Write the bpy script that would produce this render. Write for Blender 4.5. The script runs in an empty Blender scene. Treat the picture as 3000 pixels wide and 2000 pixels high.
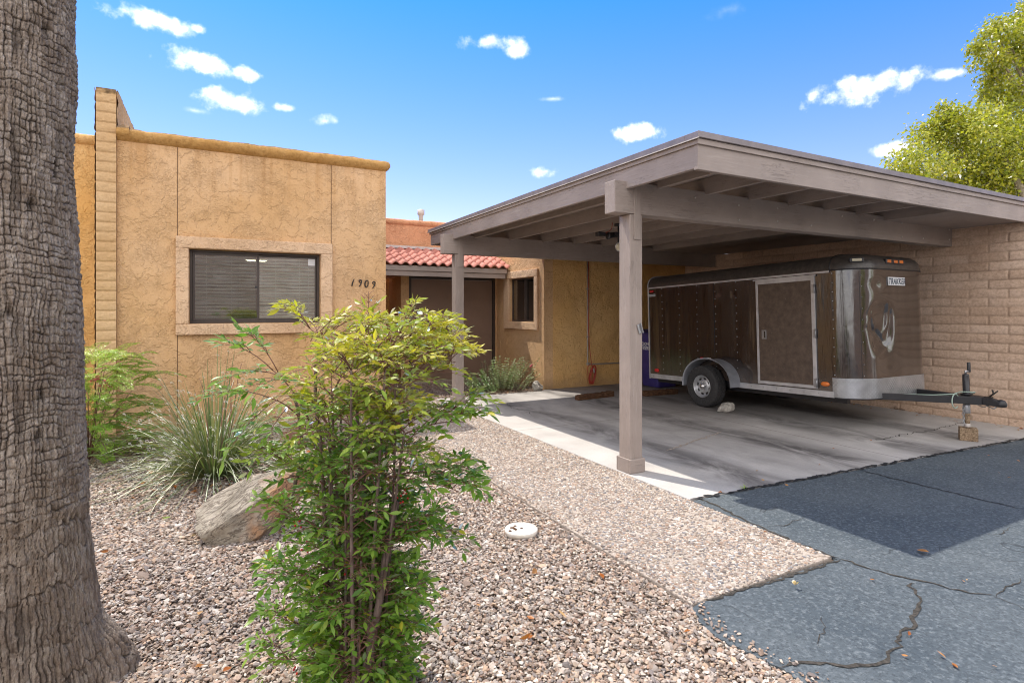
import bpy, bmesh, math, random
import numpy as np
from mathutils import Vector, Matrix, noise as mnoise

R = math.radians
sc = bpy.context.scene
COL = sc.collection
rng = random.Random(7)
nrng = np.random.default_rng(11)

# ------------------------------------------------------------------ camera
CAM_H, YAW, FPX, HOR = 1.40, R(28.1), 1650.0, 906.5
CY, SY = math.cos(YAW), math.sin(YAW)
cam = bpy.data.cameras.new('camera')
cam.sensor_width = 36.0
cam.lens = FPX / 3000.0 * 36.0
cam.shift_y = -(1000.0 - HOR) / 3000.0
cam.clip_start, cam.clip_end = 0.05, 3000.0
co = bpy.data.objects.new('camera', cam)
co.location = (0, 0, CAM_H)
co.rotation_euler = (R(90), 0, -YAW)
COL.objects.link(co)
sc.camera = co


def at(px, py, zc):
    """world point seen at full-size photo pixel px, py at depth zc metres"""
    xc = (px - 1500.0) / FPX * zc
    return Vector((xc * CY + zc * SY, -xc * SY + zc * CY, CAM_H + (HOR - py) / FPX * zc))


# ------------------------------------------------------------------ node helpers
class NT:
    def __init__(self, name):
        self.m = bpy.data.materials.new(name)
        self.m.use_nodes = True
        self.t = self.m.node_tree
        self.t.nodes.clear()
        self.out = self.n('ShaderNodeOutputMaterial')

    def n(self, typ, **kw):
        nd = self.t.nodes.new(typ)
        for k, v in kw.items():
            setattr(nd, k, v)
        return nd

    def L(self, a, b):
        self.t.links.new(a, b)

    def put(self, sock, v):
        if isinstance(v, bpy.types.NodeSocket):
            self.L(v, sock)
        elif v is not None:
            if sock.type == 'RGBA' and not isinstance(v, (int, float)) and len(v) == 3:
                v = (*v, 1)
            sock.default_value = v

    def pos(self, scale=(1, 1, 1), obj=False):
        if obj:
            o = self.n('ShaderNodeTexCoord').outputs['Object']
        else:
            o = self.n('ShaderNodeNewGeometry').outputs['Position']
        if tuple(scale) == (1, 1, 1):
            return o
        mp = self.n('ShaderNodeVectorMath', operation='MULTIPLY')
        self.L(o, mp.inputs[0])
        mp.inputs[1].default_value = scale
        return mp.outputs[0]

    def noise(self, vec, scale, detail=4, rough=0.55, dist=0.0, col=False):
        a = self.n('ShaderNodeTexNoise')
        self.put(a.inputs['Vector'], vec)
        a.inputs['Scale'].default_value = scale
        a.inputs['Detail'].default_value = detail
        a.inputs['Roughness'].default_value = rough
        a.inputs['Distortion'].default_value = dist
        return a.outputs['Color' if col else 'Fac']

    def vor(self, vec, scale, feature='F1', out='Distance', rand=1.0):
        a = self.n('ShaderNodeTexVoronoi', feature=feature)
        self.put(a.inputs['Vector'], vec)
        a.inputs['Scale'].default_value = scale
        a.inputs['Randomness'].default_value = rand
        return a.outputs[out]

    def ramp(self, fac, stops, interp='LINEAR'):
        a = self.n('ShaderNodeValToRGB')
        a.color_ramp.interpolation = interp
        e = a.color_ramp.elements
        while len(e) < len(stops):
            e.new(0.5)
        for el, (p, c) in zip(e, stops):
            el.position = p
            if isinstance(c, (int, float)):
                c = (c, c, c)
            el.color = (*c, 1)
        self.put(a.inputs[0], fac)
        return a.outputs[0]

    def mix(self, fac, a, b, blend='MIX'):
        nd = self.n('ShaderNodeMix', data_type='RGBA', blend_type=blend)
        self.put(nd.inputs[0], fac)
        self.put(nd.inputs[6], a)
        self.put(nd.inputs[7], b)
        return nd.outputs[2]

    def ma(self, op, a, b=None, c=None, clamp=False):
        nd = self.n('ShaderNodeMath', operation=op, use_clamp=clamp)
        self.put(nd.inputs[0], a)
        if b is not None:
            self.put(nd.inputs[1], b)
        if c is not None:
            self.put(nd.inputs[2], c)
        return nd.outputs[0]

    def sep(self, vec):
        nd = self.n('ShaderNodeSeparateXYZ')
        self.L(vec, nd.inputs[0])
        return nd.outputs

    def bump(self, h, strength=0.5, dist=0.01, normal=None):
        nd = self.n('ShaderNodeBump')
        nd.inputs['Strength'].default_value = strength
        nd.inputs['Distance'].default_value = dist
        self.L(h, nd.inputs['Height'])
        if normal is not None:
            self.L(normal, nd.inputs['Normal'])
        return nd.outputs[0]

    def attr(self, name, out='Fac'):
        return self.n('ShaderNodeAttribute', attribute_name=name).outputs[out]

    def island(self):
        return self.n('ShaderNodeNewGeometry').outputs['Random Per Island']

    def pbr(self, color, rough=0.7, metal=0.0, normal=None, spec=None, coat=None):
        b = self.n('ShaderNodeBsdfPrincipled')
        self.put(b.inputs['Base Color'], color)
        self.put(b.inputs['Roughness'], rough)
        self.put(b.inputs['Metallic'], metal)
        if normal is not None:
            self.L(normal, b.inputs['Normal'])
        if spec is not None:
            self.put(b.inputs['Specular IOR Level'], spec)
        if coat is not None:
            b.inputs['Coat Weight'].default_value = coat
            b.inputs['Coat Roughness'].default_value = 0.08
        self.L(b.outputs[0], self.out.inputs[0])
        return b


def flat(name, color, rough=0.6, metal=0.0, spec=None, var=0.12, scale=9.0):
    t = NT(name)
    nz = t.noise(t.pos(), scale, 5)
    lo = tuple(c * (1 - var * 1.6) for c in color)
    hi = tuple(min(1, c * (1 + var)) for c in color)
    c = t.ramp(nz, [(0.3, lo), (0.7, hi)])
    t.pbr(c, rough, metal, spec=spec)
    return t.m


# ------------------------------------------------------------------ mesh helpers
class MB:
    def __init__(self):
        self.v, self.f, self.sm = [], [], []

    def add(self, vs, fs, smooth=False):
        o = len(self.v)
        self.v += [tuple(p) for p in vs]
        self.f += [tuple(i + o for i in f) for f in fs]
        self.sm += [smooth] * len(fs)
        return self

    def box(self, x0, x1, y0, y1, z0, z1, mat=None):
        vs = [Vector((x, y, z)) for z in (z0, z1) for y in (y0, y1) for x in (x0, x1)]
        if mat is not None:
            vs = [mat @ p for p in vs]
        return self.add(vs, [(0, 2, 3, 1), (4, 5, 7, 6), (0, 1, 5, 4), (2, 6, 7, 3), (0, 4, 6, 2), (1, 3, 7, 5)])

    def prism(self, pts, axis, a, b):
        """extrude a 2D polygon along axis x, y or z from a to b"""
        def mk(p, t):
            return {'x': (t, p[0], p[1]), 'y': (p[0], t, p[1]), 'z': (p[0], p[1], t)}[axis]
        n = len(pts)
        vs = [mk(p, a) for p in pts] + [mk(p, b) for p in pts]
        fs = [tuple(range(n))[::-1], tuple(range(n, 2 * n))]
        fs += [(i, (i + 1) % n, (i + 1) % n + n, i + n) for i in range(n)]
        return self.add(vs, fs)

    def tube(self, pts, r, seg=8, cap=True, squash=None):
        pts = [Vector(p) for p in pts]
        n = len(pts)
        rs = list(r) if isinstance(r, (list, tuple)) else [r] * n
        vs, fs = [], []
        prev = None
        for i, p in enumerate(pts):
            d = (pts[min(i + 1, n - 1)] - pts[max(i - 1, 0)])
            d = d.normalized() if d.length > 1e-9 else Vector((0, 0, 1))
            if prev is None:
                a = d.orthogonal().normalized()
            else:
                a = (prev - d * prev.dot(d))
                a = a.normalized() if a.length > 1e-6 else d.orthogonal().normalized()
            prev = a
            b = d.cross(a)
            for k in range(seg):
                t = 2 * math.pi * k / seg
                vs.append(p + (a * math.cos(t) + b * math.sin(t)) * rs[i])
        for i in range(n - 1):
            for k in range(seg):
                k2 = (k + 1) % seg
                fs.append((i * seg + k, i * seg + k2, (i + 1) * seg + k2, (i + 1) * seg + k))
        if cap:
            fs.append(tuple(range(seg))[::-1])
            fs.append(tuple(range((n - 1) * seg, n * seg)))
        return self.add(vs, fs, True)

    def lathe(self, prof, mat=None, seg=24):
        """revolve (radius, height) pairs round local z"""
        vs, fs = [], []
        for r, z in prof:
            for k in range(seg):
                t = 2 * math.pi * k / seg
                p = Vector((r * math.cos(t), r * math.sin(t), z))
                vs.append(mat @ p if mat is not None else p)
        for i in range(len(prof) - 1):
            for k in range(seg):
                k2 = (k + 1) % seg
                fs.append((i * seg + k, i * seg + k2, (i + 1) * seg + k2, (i + 1) * seg + k))
        fs.append(tuple(range(seg))[::-1])
        fs.append(tuple(range((len(prof) - 1) * seg, len(prof) * seg)))
        return self.add(vs, fs, True)

    def grid(self, P, smooth=True, closed=False):
        """P: rows of points"""
        nr, nc = len(P), len(P[0])
        vs = [p for row in P for p in row]
        fs = []
        for i in range(nr - 1):
            for j in range(nc if closed else nc - 1):
                j2 = (j + 1) % nc
                fs.append((i * nc + j, i * nc + j2, (i + 1) * nc + j2, (i + 1) * nc + j))
        return self.add(vs, fs, smooth)

    def build(self, name, m, parent=None, bevel=0, seg=2, weld=False):
        me = bpy.data.meshes.new(name)
        me.from_pydata(self.v, [], self.f)
        me.polygons.foreach_set('use_smooth', self.sm)
        if m is not None:
            me.materials.append(m)
        bm = bmesh.new()
        bm.from_mesh(me)
        if weld:
            bmesh.ops.remove_doubles(bm, verts=bm.verts, dist=1e-5)
        bmesh.ops.recalc_face_normals(bm, faces=bm.faces)
        bm.to_mesh(me)
        bm.free()
        o = bpy.data.objects.new(name, me)
        COL.objects.link(o)
        o.parent = parent
        if bevel:
            b = o.modifiers.new('bevel', 'BEVEL')
            b.width, b.segments, b.limit_method, b.angle_limit = bevel, seg, 'ANGLE', R(40)
            b.harden_normals = False
        return o


def np_mesh(name, verts, faces, m, parent=None, smooth=False, attrs=None):
    """faces: (n, k) int array; attrs: {name: per-vertex array (n,) or (n,3)}"""
    verts = np.asarray(verts, np.float32)
    faces = np.asarray(faces, np.int32)
    me = bpy.data.meshes.new(name)
    k = faces.shape[1]
    me.vertices.add(len(verts))
    me.vertices.foreach_set('co', verts.ravel())
    me.loops.add(faces.size)
    me.loops.foreach_set('vertex_index', faces.ravel())
    me.polygons.add(len(faces))
    me.polygons.foreach_set('loop_start', np.arange(0, faces.size, k, dtype=np.int32))
    me.polygons.foreach_set('use_smooth', np.full(len(faces), smooth))
    for an, a in (attrs or {}).items():
        a = np.asarray(a, np.float32)
        if a.ndim == 1:
            at_ = me.attributes.new(an, 'FLOAT', 'POINT')
            at_.data.foreach_set('value', a)
        else:
            at_ = me.attributes.new(an, 'FLOAT_COLOR', 'POINT')
            at_.data.foreach_set('color', np.hstack([a, np.ones((len(a), 1), np.float32)]).ravel())
    me.update(calc_edges=True)
    me.materials.append(m)
    o = bpy.data.objects.new(name, me)
    COL.objects.link(o)
    o.parent = parent
    return o


def grid_faces(nr, nc, closed=False):
    i, j = np.meshgrid(np.arange(nr - 1), np.arange(nc if closed else nc - 1), indexing='ij')
    j2 = (j + 1) % nc
    return np.stack([i * nc + j, i * nc + j2, (i + 1) * nc + j2, (i + 1) * nc + j], -1).reshape(-1, 4)


def tag(o, label=None, cat=None, group=None, kind=None):
    if label:
        o['label'] = label
    if cat:
        o['category'] = cat
    if group:
        o['group'] = group
    if kind:
        o['kind'] = kind
    return o


def thing(name, label, cat, loc=(0, 0, 0), group=None, rot=(0, 0, 0)):
    o = bpy.data.objects.new(name, None)
    o.location = loc
    o.rotation_euler = rot
    o.empty_display_size = 0.2
    COL.objects.link(o)
    return tag(o, label, cat, group)


def setparent(o, root):
    """parent keeping coordinates that were given in world space (root not rotated)"""
    o.parent = root
    o.matrix_parent_inverse = Matrix.Translation(-Vector(root.location))
    return o


# numpy value noise -------------------------------------------------
def vnoise(x, y, seed=0):
    xi, yi = np.floor(x).astype(np.int64), np.floor(y).astype(np.int64)
    xf, yf = x - xi, y - yi
    u, v = xf * xf * (3 - 2 * xf), yf * yf * (3 - 2 * yf)

    def h(a, b):
        n = (a * 374761393 + b * 668265263 + seed * 974711) & 0x7fffffff
        n = ((n ^ (n >> 13)) * 1274126177) & 0x7fffffff
        return ((n ^ (n >> 16)) & 0xffff) / 65535.0
    return (h(xi, yi) * (1 - u) + h(xi + 1, yi) * u) * (1 - v) + (h(xi, yi + 1) * (1 - u) + h(xi + 1, yi + 1) * u) * v


def fbm(x, y, oct=4, seed=0):
    s, a, tot = 0, 1.0, 0
    for k in range(oct):
        s = s + a * vnoise(x * 2 ** k, y * 2 ** k, seed + k * 17)
        tot += a
        a *= 0.5
    return s / tot


def text_mesh(body, size, m, parent, name, M, shear=0.0, extrude=0.0, offset=0.0, sx=1.0, spacing=1.0):
    cu = bpy.data.curves.new('lettering', 'FONT')
    cu.body, cu.size, cu.shear, cu.extrude, cu.offset = body, size, shear, extrude, offset
    cu.align_x, cu.align_y = 'CENTER', 'CENTER'
    cu.space_character = spacing
    tmp = bpy.data.objects.new('lettering', cu)
    COL.objects.link(tmp)
    bpy.context.view_layer.update()
    dg = bpy.context.evaluated_depsgraph_get()
    me = bpy.data.meshes.new_from_object(tmp.evaluated_get(dg))
    bpy.data.objects.remove(tmp)
    me.transform(M @ Matrix.Diagonal((sx, 1, 1, 1)))
    me.materials.clear()
    me.materials.append(m)
    me.name = name
    o = bpy.data.objects.new(name, me)
    COL.objects.link(o)
    o.parent = parent
    return o
SUN_STR = 2.1
EXPO = 1.32
SKY_SAT, SKY_VAL = 1.12, 0.80
SKY_TINT = [(0.0, (1.12, 0.76, 0.78)), (0.16, (0.90, 0.72, 0.82)), (0.5, (0.46, 0.71, 0.93)), (1.0, (0.42, 0.70, 0.92))]
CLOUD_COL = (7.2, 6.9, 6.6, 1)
# photo pixel of each cloud, half width, half height, density
CLOUDS = [(465, 60, 105, 30, 1.0), (585, 82, 30, 18, 1.0), (585, 182, 105, 34, 1.0), (712, 212, 42, 20, 1.0), (690, 300, 95, 34, 1.0), (835, 316, 42, 14, 0.7), (950, 355, 36, 18, 0.7), (1430, 125, 85, 20, 0.7),
          (1510, 150, 35, 22, 0.6), (1588, 502, 52, 22, 0.9), (1870, 388, 62, 26, 0.9), (2540, 258, 135, 42, 1.0), (2815, 212, 70, 22, 0.8), (2625, 435, 62, 22, 0.8), (2980, 65, 60, 28, 0.8), (570, 325, 40, 10, 0.35), (1620, 290, 40, 8, 0.35), (2130, 30, 60, 25, 0.2)]

# ------------------------------------------------------------------ world and sun
SUN = Vector((-0.18, 0.449, 1.0)).normalized()      # towards the sun
el = math.asin(SUN.z)
az = math.atan2(SUN.x, SUN.y)
w = bpy.data.worlds.new('World')
sc.world = w
w.use_nodes = True
wt = w.node_tree
wt.nodes.clear()
WN = NT.__new__(NT)
WN.t = wt
wout = WN.n('ShaderNodeOutputWorld')
bg = WN.n('ShaderNodeBackground')
sky = WN.n('ShaderNodeTexSky', sky_type='NISHITA')
sky.sun_disc = False
sky.sun_elevation = el
sky.sun_rotation = az
sky.altitude = 800
sky.air_density = 1.0
sky.dust_density = 0.3
sky.ozone_density = 2.5
SKY_STR = 0.15
bg.inputs['Strength'].default_value = SKY_STR
dirv = WN.n('ShaderNodeTexCoord').outputs['Generated']
hs = WN.n('ShaderNodeHueSaturation')
hs.inputs['Saturation'].default_value = SKY_SAT
hs.inputs['Value'].default_value = SKY_VAL
WN.L(WN.mix(1.0, sky.outputs[0], WN.ramp(WN.sep(dirv)[2], SKY_TINT), 'MULTIPLY'), hs.inputs['Color'])
nz = WN.noise(dirv, 30.0, 8, 0.58, 0.0)
nz2 = WN.noise(dirv, 8.0, 2, 0.5)
warp = WN.ma('ADD', WN.ma('MULTIPLY', WN.ma('SUBTRACT', nz, 0.5), 2.6), WN.ma('MULTIPLY', WN.ma('SUBTRACT', nz2, 0.5), 0.9))
cloud = None
for px, py, wx, hy, dens in CLOUDS:
    d = (at(px, py, 10.0) - Vector((0, 0, CAM_H))).normalized()
    rt = d.cross(Vector((0, 0, 1))).normalized()
    up = rt.cross(d)
    k = 1.0 / (1650.0 * (1 + ((px - 1500) / 1650.0) ** 2) ** 0.5)
    vs = []
    for vec, s in ((rt, 1 / (wx * k)), (up, 1 / (hy * k))):
        dp = WN.n('ShaderNodeVectorMath', operation='DOT_PRODUCT')
        WN.L(dirv, dp.inputs[0])
        dp.inputs[1].default_value = vec * s
        vs.append(dp.outputs['Value'])
    r2 = WN.ma('SQRT', WN.ma('ADD', WN.ma('MULTIPLY', vs[0], vs[0]), WN.ma('MULTIPLY', vs[1], vs[1])))
    front = WN.n('ShaderNodeVectorMath', operation='DOT_PRODUCT')
    WN.L(dirv, front.inputs[0])
    front.inputs[1].default_value = d
    m_ = WN.ma('SUBTRACT', 1.0, r2)
    m_ = WN.ma('MULTIPLY', WN.ma('ADD', m_, warp), dens * 0.85, clamp=True)
    m_ = WN.ma('MULTIPLY', m_, WN.ma('GREATER_THAN', front.outputs['Value'], 0.5))
    cloud = m_ if cloud is None else WN.ma('MAXIMUM', cloud, m_)
# bright cloud cover added behind the viewer, out of view, to fill shaded walls
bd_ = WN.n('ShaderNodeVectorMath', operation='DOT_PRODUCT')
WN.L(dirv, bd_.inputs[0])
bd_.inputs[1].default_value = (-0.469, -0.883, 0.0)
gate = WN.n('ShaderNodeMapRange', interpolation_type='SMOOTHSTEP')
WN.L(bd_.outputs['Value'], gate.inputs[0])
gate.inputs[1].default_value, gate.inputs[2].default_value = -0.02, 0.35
fill_clouds = WN.ramp(WN.noise(dirv, 3.2, 7, 0.55, 0.4), [(0.33, 0.0), (0.44, 1.0)])
fill_clouds = WN.ma('MULTIPLY', fill_clouds, gate.outputs[0])
cloud = WN.ma('MAXIMUM', cloud, fill_clouds)
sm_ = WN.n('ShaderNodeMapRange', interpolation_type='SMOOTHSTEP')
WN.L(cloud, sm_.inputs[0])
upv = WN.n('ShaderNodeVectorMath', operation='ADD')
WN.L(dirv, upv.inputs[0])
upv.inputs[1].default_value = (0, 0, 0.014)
lit_top = WN.ma('ADD', 0.62, WN.ma('MULTIPLY', WN.ma('SUBTRACT', nz, WN.noise(upv.outputs[0], 30.0, 8, 0.58, 0.0)), 4.0), clamp=True)  # cloud tops painted lighter and undersides greyer, as if lit from above
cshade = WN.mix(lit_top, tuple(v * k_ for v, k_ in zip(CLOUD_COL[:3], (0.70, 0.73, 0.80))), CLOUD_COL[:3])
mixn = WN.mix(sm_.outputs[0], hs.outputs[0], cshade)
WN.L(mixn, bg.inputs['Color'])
WN.L(bg.outputs[0], wout.inputs[0])

sl = bpy.data.lights.new('sun', 'SUN')
sl.energy = SUN_STR
sl.angle = R(0.53)
sl.color = (1.0, 0.93, 0.82)
so = bpy.data.objects.new('sun', sl)
so.rotation_euler = (-SUN).to_track_quat('-Z', 'Y').to_euler()
so.location = (-3, 8, 16)
COL.objects.link(so)
sc.view_settings.view_transform = 'Standard'
sc.view_settings.look = 'None'
sc.view_settings.exposure = EXPO
sc.view_settings.gamma = 1
sc.view_settings.use_curve_mapping = False
sc.cycles.max_bounces = 10
sc.cycles.filter_width = 1.05
sc.cycles.diffuse_bounces = 7
sc.cycles.glossy_bounces = 5
sc.cycles.transparent_max_bounces = 12
sc.cycles.use_denoising = True
try:
    sc.cycles.denoiser = 'OPENIMAGEDENOISE'
except Exception:
    pass
sc.cycles.sample_clamp_indirect = 6.0

# ------------------------------------------------------------------ materials
def stucco(name, c0, c1, dark):
    t = NT(name)
    p = t.pos()
    zone = t.ramp(t.noise(p, 3.4, 5, 0.62), [(0.42, 0.0), (0.60, 1.0)])
    lace = t.noise(p, 24.0, 5, 0.65, 0.2)
    ridge = t.ramp(lace, [(0.44, 0.0), (0.495, 1.0), (0.51, 1.0), (0.57, 0.0)])
    fine = t.noise(p, 110.0, 4, 0.65)
    mid = t.noise(p, 42.0, 4, 0.6)
    flat_ = t.ma('MULTIPLY', t.ramp(t.noise(p, 8.0, 5, 0.6, 0.3), [(0.47, 0.0), (0.54, 1.0)]), 0.9)
    hgt = t.ma('ADD', flat_, t.ma('ADD', t.ma('MULTIPLY', fine, 0.5), t.ma('MULTIPLY', t.ma('MULTIPLY', mid, zone), 1.1)))
    hgt = t.ma('SUBTRACT', hgt, t.ma('MULTIPLY', t.ma('MULTIPLY', ridge, zone), 0.5))
    big = t.noise(p, 0.9, 4, 0.55)
    col = t.mix(t.ramp(big, [(0.35, 0.0), (0.68, 1.0)]), c0, c1)
    col = t.mix(t.ma('MULTIPLY', t.ma('MULTIPLY', ridge, zone), 0.11), col, dark)
    sp = t.ramp(mid, [(0.36, 1.0), (0.47, 0.0)])
    col = t.mix(t.ma('MULTIPLY', sp, 0.26), col, dark)
    zc_ = t.sep(p)[2]
    splash = t.ramp(t.ma('ADD', zc_, t.ma('MULTIPLY', t.noise(p, 5.0, 5, 0.65), 0.5)), [(0.30, 0.7), (0.52, 0.0)])
    col = t.mix(t.ma('MULTIPLY', splash, 0.6), col, (0.34, 0.22, 0.13))
    run = t.ramp(t.noise(t.pos((9, 9, 0.25)), 1.6, 4, 0.6), [(0.50, 0.0), (0.66, 1.0)])
    run = t.ma('MULTIPLY', run, t.ramp(t.ma('MULTIPLY', zc_, 0.25), [(0.62, 0.0), (0.83, 0.42)]))
    col = t.mix(run, col, dark)
    drip = t.noise(t.pos((3.2, 3.2, 0.35)), 2.0, 4, 0.6)
    col = t.mix(t.ma('MULTIPLY', t.ramp(drip, [(0.55, 0.0), (0.75, 1.0)]), 0.18), col, dark)
    t.pbr(col, 0.92, normal=t.bump(hgt, 0.75, 0.012), spec=0.2)
    return t.m


def wood_paint(name, scale, base, worn):
    t = NT(name)
    p = t.pos(scale)
    g = t.noise(p, 5.0, 5, 0.6, 0.4)
    crack = t.noise(p, 7.0, 3, 0.5, 0.6)
    line = t.ramp(crack, [(0.485, 0.0), (0.5, 1.0), (0.515, 0.0)])
    where = t.ramp(t.noise(t.pos(), 1.6, 3), [(0.42, 0.0), (0.6, 1.0)])
    line = t.ma('MULTIPLY', t.ma('MULTIPLY', line, where), 0.55)
    dirt = t.noise(t.pos(), 2.3, 5, 0.6)
    c = t.mix(t.ramp(dirt, [(0.3, 0.0), (0.75, 1.0)]), tuple(x * 0.86 for x in base), tuple(x * 1.12 for x in base))
    c = t.mix(t.ma('MULTIPLY', t.ramp(g, [(0.55, 0.0), (0.75, 1.0)]), 0.45), c, worn)
    c = t.mix(t.ma('MULTIPLY', line, 0.75), c, (0.035, 0.025, 0.02))
    speck = t.vor(t.pos(), 14.0)
    c = t.mix(t.ma('MULTIPLY', t.ma('LESS_THAN', speck, 0.035), 0.5), c, (0.55, 0.5, 0.45))
    h = t.ma('SUBTRACT', t.ma('MULTIPLY', g, 0.5), t.ma('MULTIPLY', line, 1.0))
    t.pbr(c, 0.62, normal=t.bump(h, 0.6, 0.006), spec=0.35)
    return t.m


MT = {}
MT['stucco'] = stucco('stucco_peach', (0.65, 0.40, 0.195), (0.71, 0.47, 0.27), (0.42, 0.20, 0.060))
MT['stucco_trim'] = stucco('stucco_trim', (0.70, 0.47, 0.29), (0.75, 0.53, 0.35), (0.50, 0.28, 0.13))
MT['stucco_gold'] = stucco('stucco_gold', (0.74, 0.43, 0.15), (0.78, 0.50, 0.22), (0.42, 0.19, 0.045))
MT['stucco_pink'] = stucco('stucco_pink', (0.62, 0.30, 0.16), (0.66, 0.34, 0.19), (0.42, 0.17, 0.08))
WB, WW = (0.345, 0.285, 0.252), (0.48, 0.415, 0.38)
MT['wood_x'] = wood_paint('painted_wood_along_x', (0.5, 9, 9), WB, WW)
MT['wood_y'] = wood_paint('painted_wood_along_y', (9, 0.5, 9), WB, WW)
MT['wood_z'] = wood_paint('painted_wood_upright', (9, 9, 0.5), WB, WW)
MT['flash'] = flat('flashing_metal', (0.24, 0.205, 0.20), 0.45, 0.3)
MT['drip'] = flat('drip_edge', (0.55, 0.50, 0.46), 0.5)
MT['brown_metal'] = flat('bronze_window_frame', (0.055, 0.040, 0.033), 0.45)
MT['door'] = flat('brown_door_paint', (0.25, 0.165, 0.12), 0.6, var=0.06, scale=3)
MT['black'] = flat('black_paint', (0.022, 0.021, 0.024), 0.4)
MT['iron'] = flat('dark_iron', (0.03, 0.022, 0.018), 0.55)
MT['steel'] = flat('galvanised_steel', (0.43, 0.44, 0.46), 0.38, 0.85)
MT['alum'] = flat('dull_aluminium', (0.60, 0.60, 0.62), 0.42, 0.55)
MT['chrome'] = flat('chrome', (0.75, 0.75, 0.76), 0.12, 1.0, var=0.02)
MT['white'] = flat('white_plastic', (0.78, 0.76, 0.70), 0.5, var=0.06)
MT['red_cord'] = flat('red_cord', (0.42, 0.045, 0.025), 0.5)
MT['amber'] = flat('amber_lens', (0.75, 0.20, 0.04), 0.25)
MT['red_lens'] = flat('red_lens', (0.60, 0.03, 0.03), 0.25)
MT['pale_lens'] = flat('pale_lens', (0.55, 0.50, 0.36), 0.25)
MT['rubber'] = flat('tyre_rubber', (0.035, 0.034, 0.035), 0.8, var=0.3, scale=40)
MT['silver'] = flat('silver_rim', (0.50, 0.51, 0.53), 0.35, 0.6)
MT['fender'] = flat('grey_fender', (0.27, 0.28, 0.31), 0.4, 0.2)
MT['bin'] = flat('indigo_plastic', (0.055, 0.042, 0.20), 0.45, var=0.08)
MT['bin_lid'] = flat('dark_indigo_plastic', (0.025, 0.02, 0.12), 0.5, var=0.08)
MT['plaster'] = flat('room_plaster', (0.50, 0.46, 0.38), 0.9)
MT['blind'] = flat('blind_slat', (0.86, 0.86, 0.80), 0.6, var=0.03)
MT['pvc'] = flat('grey_conduit', (0.38, 0.34, 0.30), 0.5)
MT['tank'] = flat('pale_wire', (0.35, 0.45, 0.38), 0.5)


def m_glass(name, tint, refl=1.0):
    t = NT(name)
    fr = t.n('ShaderNodeFresnel')
    fr.inputs[0].default_value = 1.6
    wob = t.bump(t.noise(t.pos(), 2.2, 2), 0.012, 0.05)
    gl = t.n('ShaderNodeBsdfGlossy')
    gl.inputs['Roughness'].default_value = 0.0
    t.L(wob, gl.inputs['Normal'])
    tr = t.n('ShaderNodeBsdfTransparent')
    tr.inputs[0].default_value = (*tint, 1)
    mx = t.n('ShaderNodeMixShader')
    t.L(t.ma('ADD', t.ma('MULTIPLY', fr.outputs[0], 1.0), 0.30 * refl, clamp=True), mx.inputs[0])
    t.L(tr.outputs[0], mx.inputs[1])
    t.L(gl.outputs[0], mx.inputs[2])
    t.L(mx.outputs[0], t.out.inputs[0])
    return t.m


MT['glass'] = m_glass('window_glass', (0.86, 0.92, 0.87), 0.75)
MT['screen'] = m_glass('screened_glass', (0.66, 0.70, 0.66), 0.45)


def m_leaf(name, c_dark, c_mid, c_light, attr_c=None, trans=0.45, gloss=0.10, rough=0.35):
    t = NT(name)
    r = t.island()
    c = t.ramp(r, [(0.0, c_dark), (0.5, c_mid), (1.0, c_light)])
    if attr_c is not None:
        c = t.mix(t.attr('young'), c, attr_c)
    vein = t.noise(t.pos(), 60.0, 2)
    c = t.mix(t.ramp(vein, [(0.4, 0.0), (0.7, 0.25)]), c, c_light)
    df = t.n('ShaderNodeBsdfDiffuse')
    t.L(c, df.inputs[0])
    tl = t.n('ShaderNodeBsdfTranslucent')
    ct = t.mix(1.0, c, (1.5, 1.65, 0.6), 'MULTIPLY')
    t.L(ct, tl.inputs[0])
    gl = t.n('ShaderNodeBsdfGlossy')
    gl.inputs['Roughness'].default_value = rough
    gl.inputs['Color'].default_value = (1, 1, 1, 1)
    a = t.n('ShaderNodeMixShader')
    a.inputs[0].default_value = trans
    t.L(df.outputs[0], a.inputs[1])
    t.L(tl.outputs[0], a.inputs[2])
    b = t.n('ShaderNodeMixShader')
    fr = t.n('ShaderNodeFresnel')
    fr.inputs[0].default_value = 1.4
    t.L(t.ma('MULTIPLY', fr.outputs[0], gloss * 10, clamp=True), b.inputs[0])
    t.L(a.outputs[0], b.inputs[1])
    t.L(gl.outputs[0], b.inputs[2])
    t.L(b.outputs[0], t.out.inputs[0])
    return t.m


MT['nandina'] = m_leaf('glossy_shrub_leaf', (0.065, 0.15, 0.024), (0.14, 0.27, 0.04), (0.26, 0.40, 0.075), (0.56, 0.47, 0.05), 0.48, 0.06)
MT['berry'] = flat('red_berry', (0.5, 0.02, 0.015), 0.3)
MT['flower'] = flat('pink_flower', (0.65, 0.16, 0.17), 0.6)
MT['yucca'] = m_leaf('strap_leaf', (0.07, 0.12, 0.04), (0.12, 0.175, 0.07), (0.25, 0.29, 0.16), (0.30, 0.27, 0.15), 0.2, 0.010)
MT['curl'] = flat('white_curls', (0.75, 0.73, 0.66), 0.7)
MT['feather'] = m_leaf('feathery_leaf', (0.15, 0.29, 0.04), (0.25, 0.41, 0.06), (0.37, 0.52, 0.10), (0.46, 0.50, 0.10), 0.5, 0.06)
MT['sage'] = m_leaf('sage_leaf', (0.10, 0.19, 0.06), (0.33, 0.44, 0.23), (0.62, 0.68, 0.50), (0.12, 0.26, 0.05), 0.35, 0.06)
MT['tree_leaf'] = m_leaf('tree_leaf', (0.12, 0.165, 0.016), (0.31, 0.33, 0.028), (0.52, 0.49, 0.06), (0.50, 0.40, 0.04), 0.5, 0.06)
MT['dry'] = m_leaf('dry_leaf', (0.26, 0.07, 0.02), (0.40, 0.14, 0.03), (0.55, 0.36, 0.18), None, 0.2, 0.04)


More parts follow.
